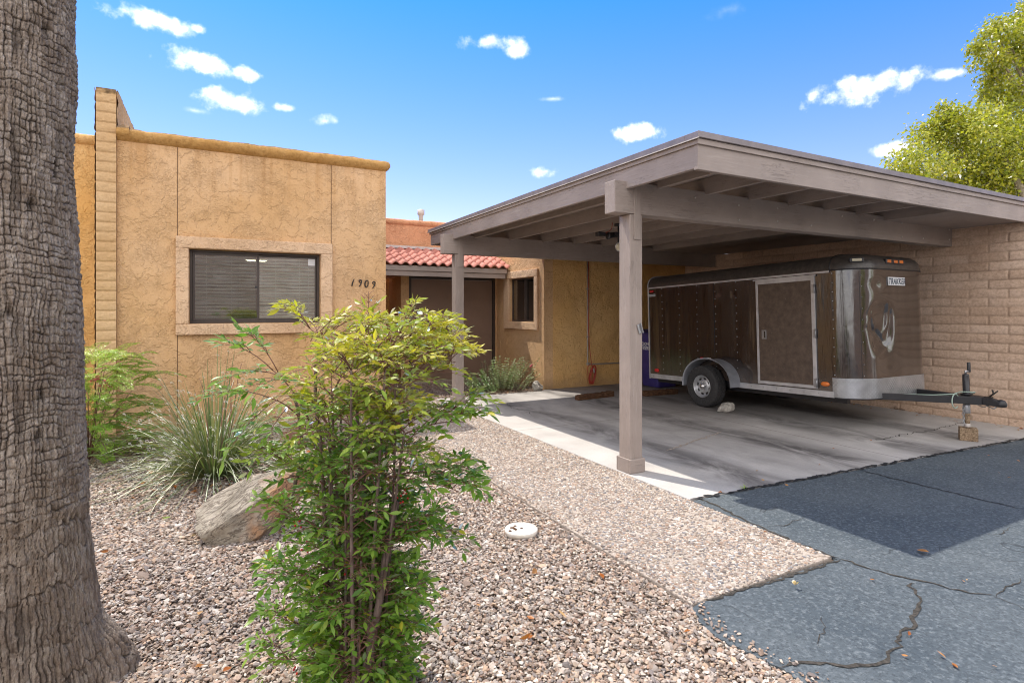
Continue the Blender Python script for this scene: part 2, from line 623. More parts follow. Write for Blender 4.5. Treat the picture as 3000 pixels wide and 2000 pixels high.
def m_bark(name, a, b):
    t = NT(name)
    n = t.noise(t.pos((14, 14, 3)), 4.0, 6, 0.65, 0.5)
    c = t.ramp(n, [(0.3, a), (0.65, b)])
    t.pbr(c, 0.9, normal=t.bump(n, 0.8, 0.01), spec=0.2)
    return t.m


MT['stem'] = m_bark('shrub_stem', (0.075, 0.05, 0.045), (0.26, 0.19, 0.165))
MT['twig'] = flat('reddish_twig', (0.20, 0.095, 0.07), 0.7)
MT['tree_bark'] = m_bark('pale_tree_bark', (0.16, 0.12, 0.09), (0.42, 0.35, 0.26))

t = NT('palm_bark')
cr = t.attr('crack')
nn = t.noise(t.pos((1, 1, 0.45)), 38.0, 5, 0.65)
n2 = t.noise(t.pos(), 7.0, 5, 0.6)
n3 = t.noise(t.pos((60, 60, 7)), 2.2, 5, 0.7)
c = t.ramp(nn, [(0.28, (0.33, 0.255, 0.20)), (0.5, (0.58, 0.475, 0.385)), (0.72, (0.78, 0.68, 0.58))])
c = t.mix(t.ramp(n2, [(0.45, 0.0), (0.72, 0.6)]), c, (0.30, 0.205, 0.135))
c = t.mix(t.ramp(n3, [(0.46, 0.0), (0.66, 0.45)]), c, (0.16, 0.12, 0.095))
c = t.mix(t.ma('MULTIPLY', t.attr('tone'), 0.55), c, (0.17, 0.13, 0.105))
c = t.mix(t.ma('MULTIPLY', cr, 0.85), c, (0.045, 0.032, 0.026))
t.pbr(c, 0.95, normal=t.bump(t.ma('ADD', nn, t.ma('MULTIPLY', n3, 1.6)), 1.0, 0.014), spec=0.15)
MT['palm'] = t.m

t = NT('slump_block')
p = t.pos()
n1 = t.noise(p, 1.3, 4)
n2 = t.noise(p, 40.0, 4, 0.65)
c = t.ramp(n1, [(0.3, (0.66, 0.475, 0.35)), (0.7, (0.76, 0.58, 0.455))])
c = t.mix(t.ramp(n2, [(0.35, 0.35), (0.6, 0.0)]), c, (0.28, 0.17, 0.10))
c = t.mix(t.attr('block'), c, t.mix(1.0, c, (0.82, 0.78, 0.74), 'MULTIPLY'))
c = t.mix(t.ma('MULTIPLY', t.attr('joint'), 0.55), c, (0.36, 0.245, 0.17))
c = t.mix(t.attr('stain'), c, (0.07, 0.05, 0.04))
t.pbr(c, 0.92, normal=t.bump(n2, 0.7, 0.006), spec=0.2)
MT['block'] = t.m
t = NT('pale_slump_block')
p = t.pos()
n1 = t.noise(p, 1.7, 4)
n2 = t.noise(p, 40.0, 4, 0.65)
c = t.ramp(n1, [(0.3, (0.56, 0.36, 0.18)), (0.7, (0.66, 0.46, 0.26))])
c = t.mix(t.ramp(n2, [(0.35, 0.3), (0.6, 0.0)]), c, (0.36, 0.21, 0.09))
c = t.mix(t.attr('stain'), c, (0.09, 0.06, 0.035))
t.pbr(c, 0.92, normal=t.bump(n2, 0.7, 0.006), spec=0.2)
MT['pale_block'] = t.m

t = NT('concrete_slab')
p = t.pos()
x, y, z = t.sep(p)
n1 = t.noise(p, 2.2, 6, 0.6)
n2 = t.noise(p, 60.0, 4, 0.6)
ns = t.noise(t.pos((1.9, 0.75, 1)), 1.5, 7, 0.68, 0.8)
c = t.ramp(n1, [(0.3, (0.42, 0.395, 0.375)), (0.7, (0.54, 0.515, 0.49))])
c = t.mix(t.ramp(n2, [(0.35, 0.25), (0.6, 0.0)]), c, (0.33, 0.30, 0.28))
band = None
for bx, wd, am in ((3.95, 0.30, 0.9), (5.2, 0.30, 1.0), (6.35, 0.35, 0.9), (7.4, 0.4, 0.8), (4.6, 0.25, 0.35)):
    q = t.ma('DIVIDE', t.ma('SUBTRACT', x, bx), wd)
    g = t.ma('MULTIPLY', t.ma('EXPONENT', t.ma('MULTIPLY', t.ma('MULTIPLY', q, q), -1.0)), am)
    band = g if band is None else t.ma('ADD', band, g)
st = t.ma('MULTIPLY', band, t.ramp(ns, [(0.32, 0.0), (0.60, 1.0)]), clamp=True)
c = t.mix(t.ma('MULTIPLY', st, 0.86), c, (0.045, 0.04, 0.04))
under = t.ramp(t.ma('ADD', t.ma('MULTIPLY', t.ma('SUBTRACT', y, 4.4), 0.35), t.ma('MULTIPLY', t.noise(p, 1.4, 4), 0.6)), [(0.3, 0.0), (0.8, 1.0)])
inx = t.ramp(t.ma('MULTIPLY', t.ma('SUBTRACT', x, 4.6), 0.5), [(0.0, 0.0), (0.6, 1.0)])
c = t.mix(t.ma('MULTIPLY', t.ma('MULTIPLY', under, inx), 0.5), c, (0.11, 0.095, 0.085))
for ax, v, wd in ((y, 5.72, 0.006), (x, 5.74, 0.006)):
    wob = t.ma('MULTIPLY', t.ma('SUBTRACT', t.noise(p, 4.0, 2), 0.5), 0.02)
    ln = t.ma('LESS_THAN', t.ma('ABSOLUTE', t.ma('ADD', t.ma('SUBTRACT', ax, v), wob)), wd)
    c = t.mix(t.ma('MULTIPLY', ln, 0.7), c, (0.12, 0.10, 0.085))
t.pbr(c, 0.78, normal=t.bump(t.ma('ADD', n2, t.ma('MULTIPLY', n1, 2.0)), 0.25, 0.006), spec=0.35)
MT['slab'] = t.m

t = NT('asphalt')
p = t.pos()
n1 = t.noise(p, 1.1, 5, 0.6)
n2 = t.noise(p, 85.0, 4, 0.7)
n3 = t.noise(t.pos((1, 1, 1)), 45.0, 5, 0.7)
fl = t.noise(t.pos((1.0, 2.2, 1)), 9.0, 6, 0.72)
c = t.ramp(n1, [(0.3, (0.062, 0.080, 0.096)), (0.7, (0.112, 0.130, 0.142))])
c = t.mix(t.ramp(n3, [(0.50, 0.0), (0.66, 0.9)]), c, (0.19, 0.215, 0.23))
c = t.mix(t.ramp(n2, [(0.32, 0.8), (0.52, 0.0)]), c, (0.035, 0.042, 0.05))
c = t.mix(t.ramp(fl, [(0.55, 0.0), (0.75, 0.35)]), c, (0.17, 0.19, 0.20))
wv = t.noise(p, 2.0, 3, 0.5, col=True)
pw = t.n('ShaderNodeVectorMath', operation='MULTIPLY_ADD')
t.L(wv, pw.inputs[0])
pw.inputs[1].default_value = (0.8, 0.8, 0.0)
t.L(p, pw.inputs[2])
hair = t.vor(pw.outputs[0], 1.15, 'DISTANCE_TO_EDGE')
hl = t.ma('MULTIPLY', t.ma('LESS_THAN', hair, 0.0035), t.ramp(t.noise(p, 1.7, 3), [(0.45, 0.0), (0.6, 1.0)]))
c = t.mix(t.ma('MULTIPLY', hl, 0.7), c, (0.035, 0.04, 0.045))
h = t.ma('ADD', t.ma('MULTIPLY', n2, 0.6), t.ma('SUBTRACT', n3, hl))
t.pbr(c, 0.82, normal=t.bump(h, 0.8, 0.010), spec=0.3)
MT['asphalt'] = t.m
MT['crack'] = flat('crack_dirt', (0.055, 0.047, 0.038), 0.95, var=0.5, scale=60)
MT['tar'] = flat('tar_edge', (0.018, 0.019, 0.022), 0.7, var=0.3, scale=60)

t = NT('gravel_stone')
c = t.attr('tint', 'Color')
nn = t.noise(t.pos(), 160.0, 3, 0.6)
c = t.mix(t.ramp(nn, [(0.3, 0.35), (0.6, 0.0)]), c, (0.12, 0.09, 0.07))
t.pbr(c, 0.85, spec=0.3)
MT['stone'] = t.m
t = NT('gravel_dirt')
v = t.vor(t.pos(), 55.0, 'F1', 'Color')
hx = t.sep(v)[0]
c = t.ramp(hx, [(0.1, (0.10, 0.07, 0.05)), (0.5, (0.25, 0.18, 0.14)), (0.9, (0.45, 0.36, 0.30))])
d = t.vor(t.pos(), 55.0)
c = t.mix(t.ramp(d, [(0.2, 0.0), (0.6, 0.75)]), c, (0.06, 0.042, 0.03))
t.pbr(c, 0.95, normal=t.bump(t.ma('MULTIPLY', d, -1.0), 0.9, 0.02), spec=0.2)
MT['dirt'] = t.m
t = NT('aggregate_cement')
n1 = t.noise(t.pos(), 2.0, 4)
v = t.vor(t.pos(), 110.0, 'F1', 'Color')
c = t.ramp(n1, [(0.3, (0.34, 0.28, 0.23)), (0.7, (0.44, 0.37, 0.31))])
c = t.mix(0.3, c, t.ramp(t.sep(v)[0], [(0.0, (0.16, 0.12, 0.10)), (1.0, (0.75, 0.66, 0.57))]))
t.pbr(c, 0.9, normal=t.bump(t.vor(t.pos(), 110.0), 0.5, 0.006), spec=0.2)
MT['cement'] = t.m

t = NT('clay_tile')
n1 = t.noise(t.pos(), 5.0, 5, 0.6)
n2 = t.noise(t.pos(), 60.0, 3)
c = t.ramp(n1, [(0.3, (0.46, 0.165, 0.12)), (0.7, (0.60, 0.275, 0.215))])
c = t.mix(t.ramp(n2, [(0.3, 0.3), (0.6, 0.0)]), c, (0.25, 0.07, 0.05))
t.pbr(c, 0.75, normal=t.bump(n2, 0.3, 0.003), spec=0.3)
MT['tile'] = t.m

t = NT('boulder_rock')
p = t.pos(obj=True)
n1 = t.noise(p, 3.5, 6, 0.65, 0.6)
n2 = t.noise(p, 30.0, 5, 0.7)
n3 = t.noise(t.pos((2.2, 7, 7), obj=True), 2.0, 6, 0.65, 1.2)
c = t.ramp(n1, [(0.30, (0.25, 0.22, 0.17)), (0.5, (0.49, 0.42, 0.33)), (0.68, (0.66, 0.58, 0.48))])
x_ = t.sep(p)[0]
rust = t.ma('ADD', t.noise(p, 2.6, 4, 0.6), t.ma('MULTIPLY', x_, 0.22))
c = t.mix(t.ramp(rust, [(0.48, 0.0), (0.62, 0.8)]), c, (0.50, 0.24, 0.10))
c = t.mix(t.ramp(n3, [(0.468, 0.0), (0.5, 0.85), (0.532, 0.0)]), c, (0.095, 0.07, 0.05))
c = t.mix(t.ramp(n2, [(0.3, 0.4), (0.55, 0.0)]), c, (0.16, 0.13, 0.10))
t.pbr(c, 0.9, normal=t.bump(t.ma('ADD', n2, t.ma('MULTIPLY', n3, 1.8)), 1.0, 0.03), spec=0.25)
MT['rock'] = t.m
t = NT('pale_rock')
p = t.pos(obj=True)
n1 = t.noise(p, 9.0, 6, 0.65, 0.6)
c = t.ramp(n1, [(0.32, (0.22, 0.20, 0.18)), (0.5, (0.50, 0.47, 0.42)), (0.68, (0.68, 0.64, 0.58))])
t.pbr(c, 0.9, normal=t.bump(t.noise(p, 40.0, 5, 0.7), 0.9, 0.01), spec=0.25)
MT['pale_rock'] = t.m
t = NT('red_rock')
p = t.pos(obj=True)
n1 = t.noise(p, 7.0, 6, 0.65, 0.6)
c = t.ramp(n1, [(0.32, (0.10, 0.06, 0.045)), (0.5, (0.27, 0.14, 0.10)), (0.68, (0.40, 0.25, 0.19))])
t.pbr(c, 0.9, normal=t.bump(t.noise(p, 40.0, 5, 0.7), 0.9, 0.01), spec=0.25)
MT['red_rock'] = t.m

t = NT('old_timber')
p = t.pos(obj=True)
n1 = t.noise(t.pos((2, 22, 22), obj=True), 3.0, 5, 0.65, 0.4)
c = t.ramp(n1, [(0.3, (0.10, 0.065, 0.04)), (0.6, (0.36, 0.26, 0.17)), (0.8, (0.48, 0.38, 0.27))])
t.pbr(c, 0.9, normal=t.bump(n1, 0.9, 0.008), spec=0.2)
MT['timber'] = t.m
t = NT('burnt_timber')
n1 = t.noise(t.pos((4, 22, 22), obj=True), 3.0, 5, 0.65, 0.4)
c = t.ramp(n1, [(0.3, (0.03, 0.016, 0.01)), (0.6, (0.13, 0.065, 0.035)), (0.8, (0.34, 0.22, 0.13))])
t.pbr(c, 0.9, normal=t.bump(n1, 0.9, 0.008), spec=0.2)
MT['burnt'] = t.m

t = NT('trailer_skin')
p = t.pos(obj=True)
n1 = t.noise(t.pos((1, 6, 0.8), obj=True), 1.3, 3, 0.5)
dust = t.noise(p, 26.0, 5, 0.7)
x, y, z = t.sep(p)
low = t.ramp(t.ma('ADD', z, t.ma('MULTIPLY', t.noise(p, 3.0, 4), 0.5)), [(0.62, 0.75), (0.95, 0.0)])
c = t.mix(t.ramp(dust, [(0.45, 0.0), (0.75, 0.35)]), (0.016, 0.011, 0.010), (0.05, 0.033, 0.026))
c = t.mix(low, c, (0.085, 0.062, 0.048))
speck = t.vor(p, 24.0)
c = t.mix(t.ma('MULTIPLY', t.ma('LESS_THAN', speck, 0.05), 0.7), c, (0.5, 0.45, 0.4))
rg = t.ma('ADD', 0.10, t.ma('MULTIPLY', t.ramp(dust, [(0.4, 0.0), (0.8, 1.0)]), 0.22))
b = t.pbr(c, rg, 0.0, normal=t.bump(n1, 0.45, 0.03), spec=0.9, coat=0.9)
MT['skin'] = t.m
t = NT('trailer_door_skin')
p = t.pos(obj=True)
dust = t.noise(p, 12.0, 6, 0.7)
c = t.ramp(dust, [(0.3, (0.055, 0.038, 0.03)), (0.7, (0.135, 0.095, 0.07))])
speck = t.vor(p, 16.0)
c = t.mix(t.ma('MULTIPLY', t.ma('LESS_THAN', speck, 0.04), 0.7), c, (0.5, 0.45, 0.4))
t.pbr(c, 0.42, spec=0.6)
MT['door_skin'] = t.m
t = NT('trailer_roof_skin')
p = t.pos(obj=True)
dust = t.noise(p, 20.0, 6, 0.7)
c = t.ramp(dust, [(0.3, (0.03, 0.026, 0.024)), (0.7, (0.085, 0.072, 0.062))])
t.pbr(c, 0.38, spec=0.6)
MT['roof_skin'] = t.m
MT['navy'] = flat('navy_letter', (0.03, 0.05, 0.09), 0.5)
MT['plate'] = flat('white_plate', (0.75, 0.76, 0.78), 0.4, var=0.05)

# ------------------------------------------------------------------ ground
def struct(o):
    o['kind'] = 'structure'
    return o


struct(MB().add([(-400, -400, -0.09), (400, -400, -0.09), (400, 400, -0.09), (-400, 400, -0.09)], [(0, 1, 2, 3)])
       .build('ground', flat('desert_soil', (0.30, 0.23, 0.17), 0.95, scale=0.5)))
# uneven gravel bed
nx, ny = 150, 150
gx, gy = np.meshgrid(np.linspace(-14, 5.2, nx), np.linspace(-1.5, 12, ny), indexing='xy')


def bed_z(x, y):
    inner = np.clip((1.95 - x) / 0.7, 0, 1)
    return -0.022 + inner * (fbm(x * 1.1, y * 1.1, 3, 5) - 0.5) * 0.07


gz = bed_z(gx, gy)
struct(np_mesh('gravel_bed', np.stack([gx, gy, gz], -1).reshape(-1, 3), grid_faces(ny, nx), MT['dirt'], smooth=True))

AE = [(2.06, 1.965), (1.99, 1.93), (1.955, 1.86), (1.925, 1.78), (1.915, 1.70), (1.935, 1.62), (1.955, 1.53), (1.985, 1.45), (1.97, 1.39),
      (1.955, 1.30), (1.93, 1.15), (1.90, 0.9), (1.80, 0.5), (1.55, 0.0), (1.0, -0.6), (-0.5, -1.3), (-14, -1.5)]
fine = []
for (a, b), (c_, d_) in zip(AE[:-1], AE[1:]):
    for k in range(6):
        q = k / 6
        jit = 0.010 if b > 0.8 else 0.02
        fine.append((a + (c_ - a) * q + rng.uniform(-jit, jit), b + (d_ - b) * q + rng.uniform(-jit, jit) * 0.5))
right = [(-14, -1.5), (-60, -1.6), (-60, -6.2), (60, -6.2), (60, 2.72)]
# the asphalt comes up against the slab with a ragged lip
lip = []
for k in range(60, 0, -1):
    xx = 3.13 + (12.5 - 3.13) * (k / 60) ** 1.0
    lip.append((xx, 3.045 - 0.058 * (xx - 3.13) + rng.uniform(-0.012, 0.008)))
wk = [(3.125, 3.03), (3.118, 2.6), (3.122, 2.2), (3.115, 1.935), (2.7, 1.948), (2.4, 1.942)]
poly = fine[:] + right[1:] + lip + wk
mb = MB()
mb.add([(x, y, -0.006) for x, y in poly], [tuple(range(len(poly)))])
road = mb.build('road', MT['asphalt'])
bm = bmesh.new()
bm.from_mesh(road.data)
bmesh.ops.triangulate(bm, faces=bm.faces)
g = bmesh.ops.extrude_face_region(bm, geom=bm.faces[:])
for v in g['geom']:
    if isinstance(v, bmesh.types.BMVert):
        v.co.z -= 0.05
bmesh.ops.recalc_face_normals(bm, faces=bm.faces)
bm.to_mesh(road.data)
bm.free()
struct(road)


def crack(pts, wd, name, m, z=-0.0025, parent=None, jit=0.012, step=0.03, wvar=0.7):
    """a ragged crack ribbon lying on the surface"""
    P = []
    for (a, b), (c_, d_) in zip(pts[:-1], pts[1:]):
        n = max(2, int(math.hypot(c_ - a, d_ - b) / step))
        for k in range(n):
            q = k / n
            P.append((a + (c_ - a) * q, b + (d_ - b) * q))
    P.append(pts[-1])
    P = [(x + rng.uniform(-jit, jit), y + rng.uniform(-jit, jit)) for x, y in P]
    vs, fs = [], []
    for i, (x, y) in enumerate(P):
        x0, y0 = P[max(i - 1, 0)]
        x1, y1 = P[min(i + 1, len(P) - 1)]
        l = math.hypot(x1 - x0, y1 - y0) + 1e-9
        nx_, ny_ = -(y1 - y0) / l, (x1 - x0) / l
        e = min(1, 0.25 + min(i, len(P) - 1 - i) / 4)
        w0 = wd * rng.uniform(1 - wvar, 1 + wvar) * 0.5 * e
        w1 = wd * rng.uniform(1 - wvar, 1 + wvar) * 0.5 * e
        vs += [(x + nx_ * w0, y + ny_ * w0, z), (x - nx_ * w1, y - ny_ * w1, z)]
    fs = [(2 * i, 2 * i + 1, 2 * i + 3, 2 * i + 2) for i in range(len(P) - 1)]
    return MB().add(vs, fs).build(name, m, parent)


def gp(px, py):
    zc = FPX * CAM_H / (py - HOR)
    p = at(px, py, zc)
    return (p.x, p.y)


crack([gp(2275, 1947), gp(2350, 1935), gp(2450, 1942), gp(2540, 1946), gp(2600, 1935), gp(2610, 1912), gp(2635, 1890), gp(2628, 1870), gp(2645, 1845), gp(2680, 1838),
       gp(2678, 1805), gp(2690, 1775), gp(2690, 1745), gp(2672, 1715), gp(2680, 1702)], 0.017, 'asphalt_crack', MT['crack'], parent=road)
crack([gp(2458, 1632), gp(2530, 1656), gp(2600, 1675), gp(2690, 1695), gp(2780, 1720), gp(2850, 1735), gp(2910, 1742)], 0.012, 'asphalt_crack', MT['crack'], parent=road)
crack([gp(2910, 1742), gp(2930, 1725), gp(2960, 1712), gp(3000, 1690)], 0.006, 'asphalt_crack', MT['crack'], parent=road)
crack([gp(2910, 1742), gp(2960, 1760), gp(3010, 1790)], 0.007, 'asphalt_crack', MT['crack'], parent=road)
crack([gp(2040, 1455), gp(2100, 1480), gp(2180, 1520), gp(2260, 1555), gp(2330, 1585), gp(2400, 1612), gp(2458, 1634)], 0.016, 'asphalt_crack', MT['crack'], parent=road)
crack([gp(2456, 1638), gp(2380, 1664), gp(2300, 1688), gp(2200, 1716), gp(2120, 1740), gp(2055, 1757)], 0.018, 'asphalt_crack', MT['crack'], parent=road)
crack([gp(2520, 1375), gp(2640, 1405), gp(2760, 1433), gp(2870, 1460), gp(3010, 1492)], 0.014, 'asphalt_crack', MT['tar'], parent=road)
crack([gp(2400, 1800), gp(2412, 1830), gp(2402, 1870), gp(2410, 1900)], 0.0045, 'asphalt_crack', MT['crack'], parent=road)
crack([gp(2250, 1540), gp(2300, 1537), gp(2350, 1515)], 0.005, 'asphalt_crack', MT['crack'], parent=road)
crack([gp(2895, 1560), gp(2930, 1562), gp(2965, 1540)], 0.005, 'asphalt_crack', MT['crack'], parent=road)

# walkway of exposed aggregate, two slabs with a joint
WX0, WX1 = 2.022, 3.105
walk = MB()
walk.box(WX0, WX1, 1.962, 4.195, -0.08, 0)
walk.box(WX0, WX1, 4.212, 8.33, -0.08, 0)
walk = struct(walk.build('walkway', MT['cement'], bevel=0.006))
MB().box(WX0 + 0.01, WX1 - 0.01, 4.1955, 4.2115, -0.07, -0.014).build('joint_filler', MT['crack'], walk)

# carport slab
slab = MB()
pts = [(3.118, 3.052), (12.5, 2.51), (12.5, 8.44), (5.14, 8.44), (5.02, 8.33), (3.118, 8.36)]
slab.prism(pts, 'z', -0.10, 0.0)
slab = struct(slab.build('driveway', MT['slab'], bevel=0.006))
crack([(3.13 + 0.3 * k, 3.044 - 0.058 * 0.3 * k) for k in range(0, 20)], 0.03, 'tar_lip', MT['tar'], 0.0035, slab, jit=0.014, step=0.025, wvar=0.95)
crack([gp(1955, 1320), gp(2010, 1300), gp(2060, 1283), (gp(2115, 1265))], 0.02, 'slab_crack', MT['cement'], 0.003, slab, jit=0.02)
crack([gp(1480, 1150 + 28), gp(1500, 1195), gp(1540, 1205), gp(1560, 1215)], 0.008, 'slab_crack', MT['crack'], 0.003, slab, jit=0.03)
crack([gp(2560, 1290), gp(2650, 1272), gp(2720, 1262), gp(2780, 1248), gp(2815, 1237)], 0.009, 'slab_crack', MT['crack'], 0.003, slab, jit=0.03)
crack([gp(2215, 1195), gp(2280, 1189), gp(2390, 1178)], 0.012, 'slab_crack', MT['cement'], 0.003, slab, jit=0.01)

# ------------------------------------------------------------------ loose stones
ICO_V, ICO_F = [], []
_b = bmesh.new()
bmesh.ops.create_icosphere(_b, subdivisions=1, radius=1.0)
ICO_V = np.array([v.co[:] for v in _b.verts])
ICO_F = np.array([[v.index for v in f.verts] for f in _b.faces])
_b.free()


def stones(name, xy, z, size, flatk, pal, smooth, m, seed, amp=0.35, tiltk=0.5, tone=1.0):
    g = np.random.default_rng(seed)
    n = len(xy)
    V = np.repeat(ICO_V[None], n, 0)
    V = V * (1 + g.uniform(-amp, amp, (n, 12, 1)))
    V = V * np.stack([g.uniform(0.75, 1.35, n), g.uniform(0.6, 1.0, n), flatk * g.uniform(0.7, 1.3, n)], -1)[:, None, :]
    ax, ay, az_ = g.normal(0, tiltk, n), g.normal(0, tiltk, n), g.uniform(0, 6.28, n)

    def rot(V, i, j, a):
        c_, s_ = np.cos(a)[:, None], np.sin(a)[:, None]
        p, q = V[:, :, i].copy(), V[:, :, j].copy()
        V[:, :, i], V[:, :, j] = p * c_ - q * s_, p * s_ + q * c_
    rot(V, 1, 2, ax)
    rot(V, 0, 2, ay)
    rot(V, 0, 1, az_)
    V = V * size[:, None, None]
    V[:, :, 0] += xy[:, 0:1]
    V[:, :, 1] += xy[:, 1:2]
    V[:, :, 2] += z[:, None]
    F = (ICO_F[None] + (np.arange(n) * 12)[:, None, None]).reshape(-1, 3)
    pal = np.array(pal)
    ci = g.integers(0, len(pal), n)
    col = np.clip(pal[ci] * tone * g.uniform(0.72, 1.2, (n, 1)), 0.02, 0.9)
    return np_mesh(name, V.reshape(-1, 3), F, m, smooth=smooth, attrs={'tint': np.repeat(col, 12, 0)})


GP = [(0.50, 0.40, 0.32), (0.42, 0.33, 0.275), (0.56, 0.49, 0.435), (0.34, 0.30, 0.28), (0.58, 0.43, 0.32), (0.31, 0.24, 0.20), (0.66, 0.60, 0.545), (0.47, 0.36, 0.30), (0.46, 0.40, 0.36), (0.38, 0.26, 0.20),
      (0.52, 0.45, 0.40), (0.72, 0.68, 0.63), (0.27, 0.24, 0.235)]
AEx = np.array([p[0] for p in AE])[::-1]
AEy = np.array([p[1] for p in AE])[::-1]


def edge_x(y):
    return np.where(y > 1.97, WX0 - 0.012, np.interp(y, AEy, AEx) + 0.02)


g = np.random.default_rng(3)
n0 = 300000
yy = g.uniform(0.9, 7.56, n0)
xx = g.uniform(-2.6, 2.02, n0)
keep = (xx > -0.26 * yy - 0.65) & (xx < edge_x(yy))
keep &= (g.uniform(0, 1, n0) < np.where(yy < 4.5, 1.0, 0.8))
xx, yy = xx[keep], yy[keep]
sz = 0.0078 * np.exp(g.normal(0, 0.36, len(xx)))
sz[g.uniform(0, 1, len(xx)) < 0.003] *= 1.5
st = stones('gravel', np.stack([xx, yy], -1), bed_z(xx, yy) + g.uniform(0.0, 0.014, len(xx)), sz, 0.40, GP, False, MT['stone'], 4, 0.4, 0.32, np.array((0.90, 0.86, 0.81)))
tag(st, kind='stuff')
# stones kicked on to the walkway edge and the asphalt
xs1 = WX0 + np.abs(g.normal(0, 0.045, 420))
ys1 = g.uniform(1.98, 8.2, 420)
k3 = 130
ys2 = g.uniform(0.9, 1.95, k3)
xs2 = edge_x(ys2) + np.abs(g.normal(0, 0.035, k3))
st = stones('loose_gravel', np.stack([np.r_[xs1, xs2], np.r_[ys1, ys2]], -1), np.r_[np.full(420, 0.006), np.full(k3, 0.0)], 0.0075 * np.exp(g.normal(0, 0.3, 420 + k3)), 0.5, GP, False, MT['stone'], 14, 0.4, 0.3, np.array((0.85, 0.78, 0.72)))
tag(st, kind='stuff')
n1 = 16000
yy = g.uniform(8.36, 10.28, n1)
xx = g.uniform(2.12, 5.14, n1)
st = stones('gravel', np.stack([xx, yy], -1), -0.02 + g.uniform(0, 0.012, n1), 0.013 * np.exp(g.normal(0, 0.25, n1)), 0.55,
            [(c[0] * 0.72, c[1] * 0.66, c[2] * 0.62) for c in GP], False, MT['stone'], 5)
tag(st, kind='stuff')
# pebbles showing in the walkway
n2 = 62000
yy = g.uniform(1.965, 8.32, n2)
xx = g.uniform(WX0 + 0.008, WX1 - 0.008, n2)
keep = np.abs(yy - 4.203) > 0.013
keep &= (fbm(xx * 3, yy * 3, 3, 9) + g.uniform(-0.35, 0.35, n2)) > 0.28
xx, yy = xx[keep], yy[keep]
AP = [(0.46, 0.38, 0.31), (0.58, 0.50, 0.43), (0.34, 0.28, 0.235), (0.27, 0.26, 0.265), (0.44, 0.31, 0.23), (0.66, 0.60, 0.54), (0.31, 0.235, 0.19), (0.50, 0.42, 0.34), (0.22, 0.19, 0.175)]
st = stones('walkway_pebbles', np.stack([xx, yy], -1), np.full(len(xx), 0.0005), 0.0088 * np.exp(g.normal(0, 0.25, len(xx))), 0.45, AP, True, MT['stone'], 6, 0.18, 0.15)
tag(st, kind='stuff')


# ------------------------------------------------------------------ masonry sheets
def brick_sheet(name, org, ud, vd, nd, W, H, bw, bh, res, m, parent=None, running=True, seed=0, depth=0.011, stain_low=0.0, u0=0.0, stain_top=0.0, rough=0.010):
    """a sheet of slump blocks with bulging faces and raked joints"""
    nu, nv = int(W / res) + 1, int(H / res) + 1
    U, V = np.meshgrid(np.linspace(0, W, nu), np.linspace(0, H, nv), indexing='xy')
    wob = (fbm(U * 2.0, V * 2.0, 3, seed + 50) - 0.5) * 0.018
    row = np.floor((V + wob) / bh)
    fv = (V + wob) / bh - row
    off = (row % 2) * 0.5 * bw if running else 0
    uu = U + u0 + off + wob * 0.6
    colm = np.floor(uu / bw)
    fu = uu / bw - colm
    dv = np.minimum(fv, 1 - fv) * bh
    du = np.minimum(fu, 1 - fu) * bw
    if not running:
        du = np.full_like(du, 1.0)
    jt = np.minimum(dv, du)
    gro = np.clip(jt / 0.009, 0, 1)
    gro = gro * gro * (3 - 2 * gro)
    rb = vnoise(row * 3.7 + 0.5, colm * 5.1 + 0.5, seed)
    sag = 0.006 * np.sin(np.clip(fv, 0, 1) * math.pi) + 0.004 * (1 - fv)
    n = fbm(U * 26 + rb * 40, V * 40, 4, seed + 3)
    h = gro * (depth * 0.55 + rb * depth * 0.5 + sag) + (n - 0.5) * rough * gro
    P = np.array(org)[None, None] + U[..., None] * np.array(ud) + V[..., None] * np.array(vd) + h[..., None] * np.array(nd)
    stn = np.clip((stain_low - V - (fbm(U * 6, V * 9, 4, 8) - 0.5) * 0.25) / 0.10, 0, 0.8) * (fbm(U * 14, V * 20, 3, 12) > 0.5) if stain_low else np.zeros_like(V)
    if stain_top:
        stn = np.maximum(stn, np.clip((V - (H - stain_top) + (fbm(U * 30, V * 30, 3, 3) - 0.5) * 0.12) / 0.05, 0, 0.75))
    return np_mesh(name, P.reshape(-1, 3), grid_faces(nv, nu), m, parent, True, {'joint': (1 - gro).ravel(), 'stain': stn.ravel(), 'block': np.clip(rb * 1.3 - 0.3, 0, 1).ravel()})


# boundary wall on the right of the carport
bw = thing('block_wall', 'tan slump block wall along the right side of the carport behind the trailer', 'wall', (8.5, 5, 0))
bx = 8.5
setparent(brick_sheet('block_face', (bx, 8.44, -0.02), (0, -1, 0), (0, 0, 1), (-1, 0, 0), 6.24, 2.459, 0.405, 0.1115, 0.0125, MT['block'], None, True, 21, stain_low=0.06), bw)
setparent(brick_sheet('block_end', (bx + 0.005, 2.20, -0.02), (1, 0, 0), (0, 0, 1), (0, -1, 0), 0.19, 2.459, 0.2, 0.1115, 0.0125, MT['block'], None, False, 22), bw)
setparent(MB().box(bx + 0.004, bx + 0.196, 2.205, 8.43, -0.08, 2.4385).build('wall_core', MT['block']), bw)

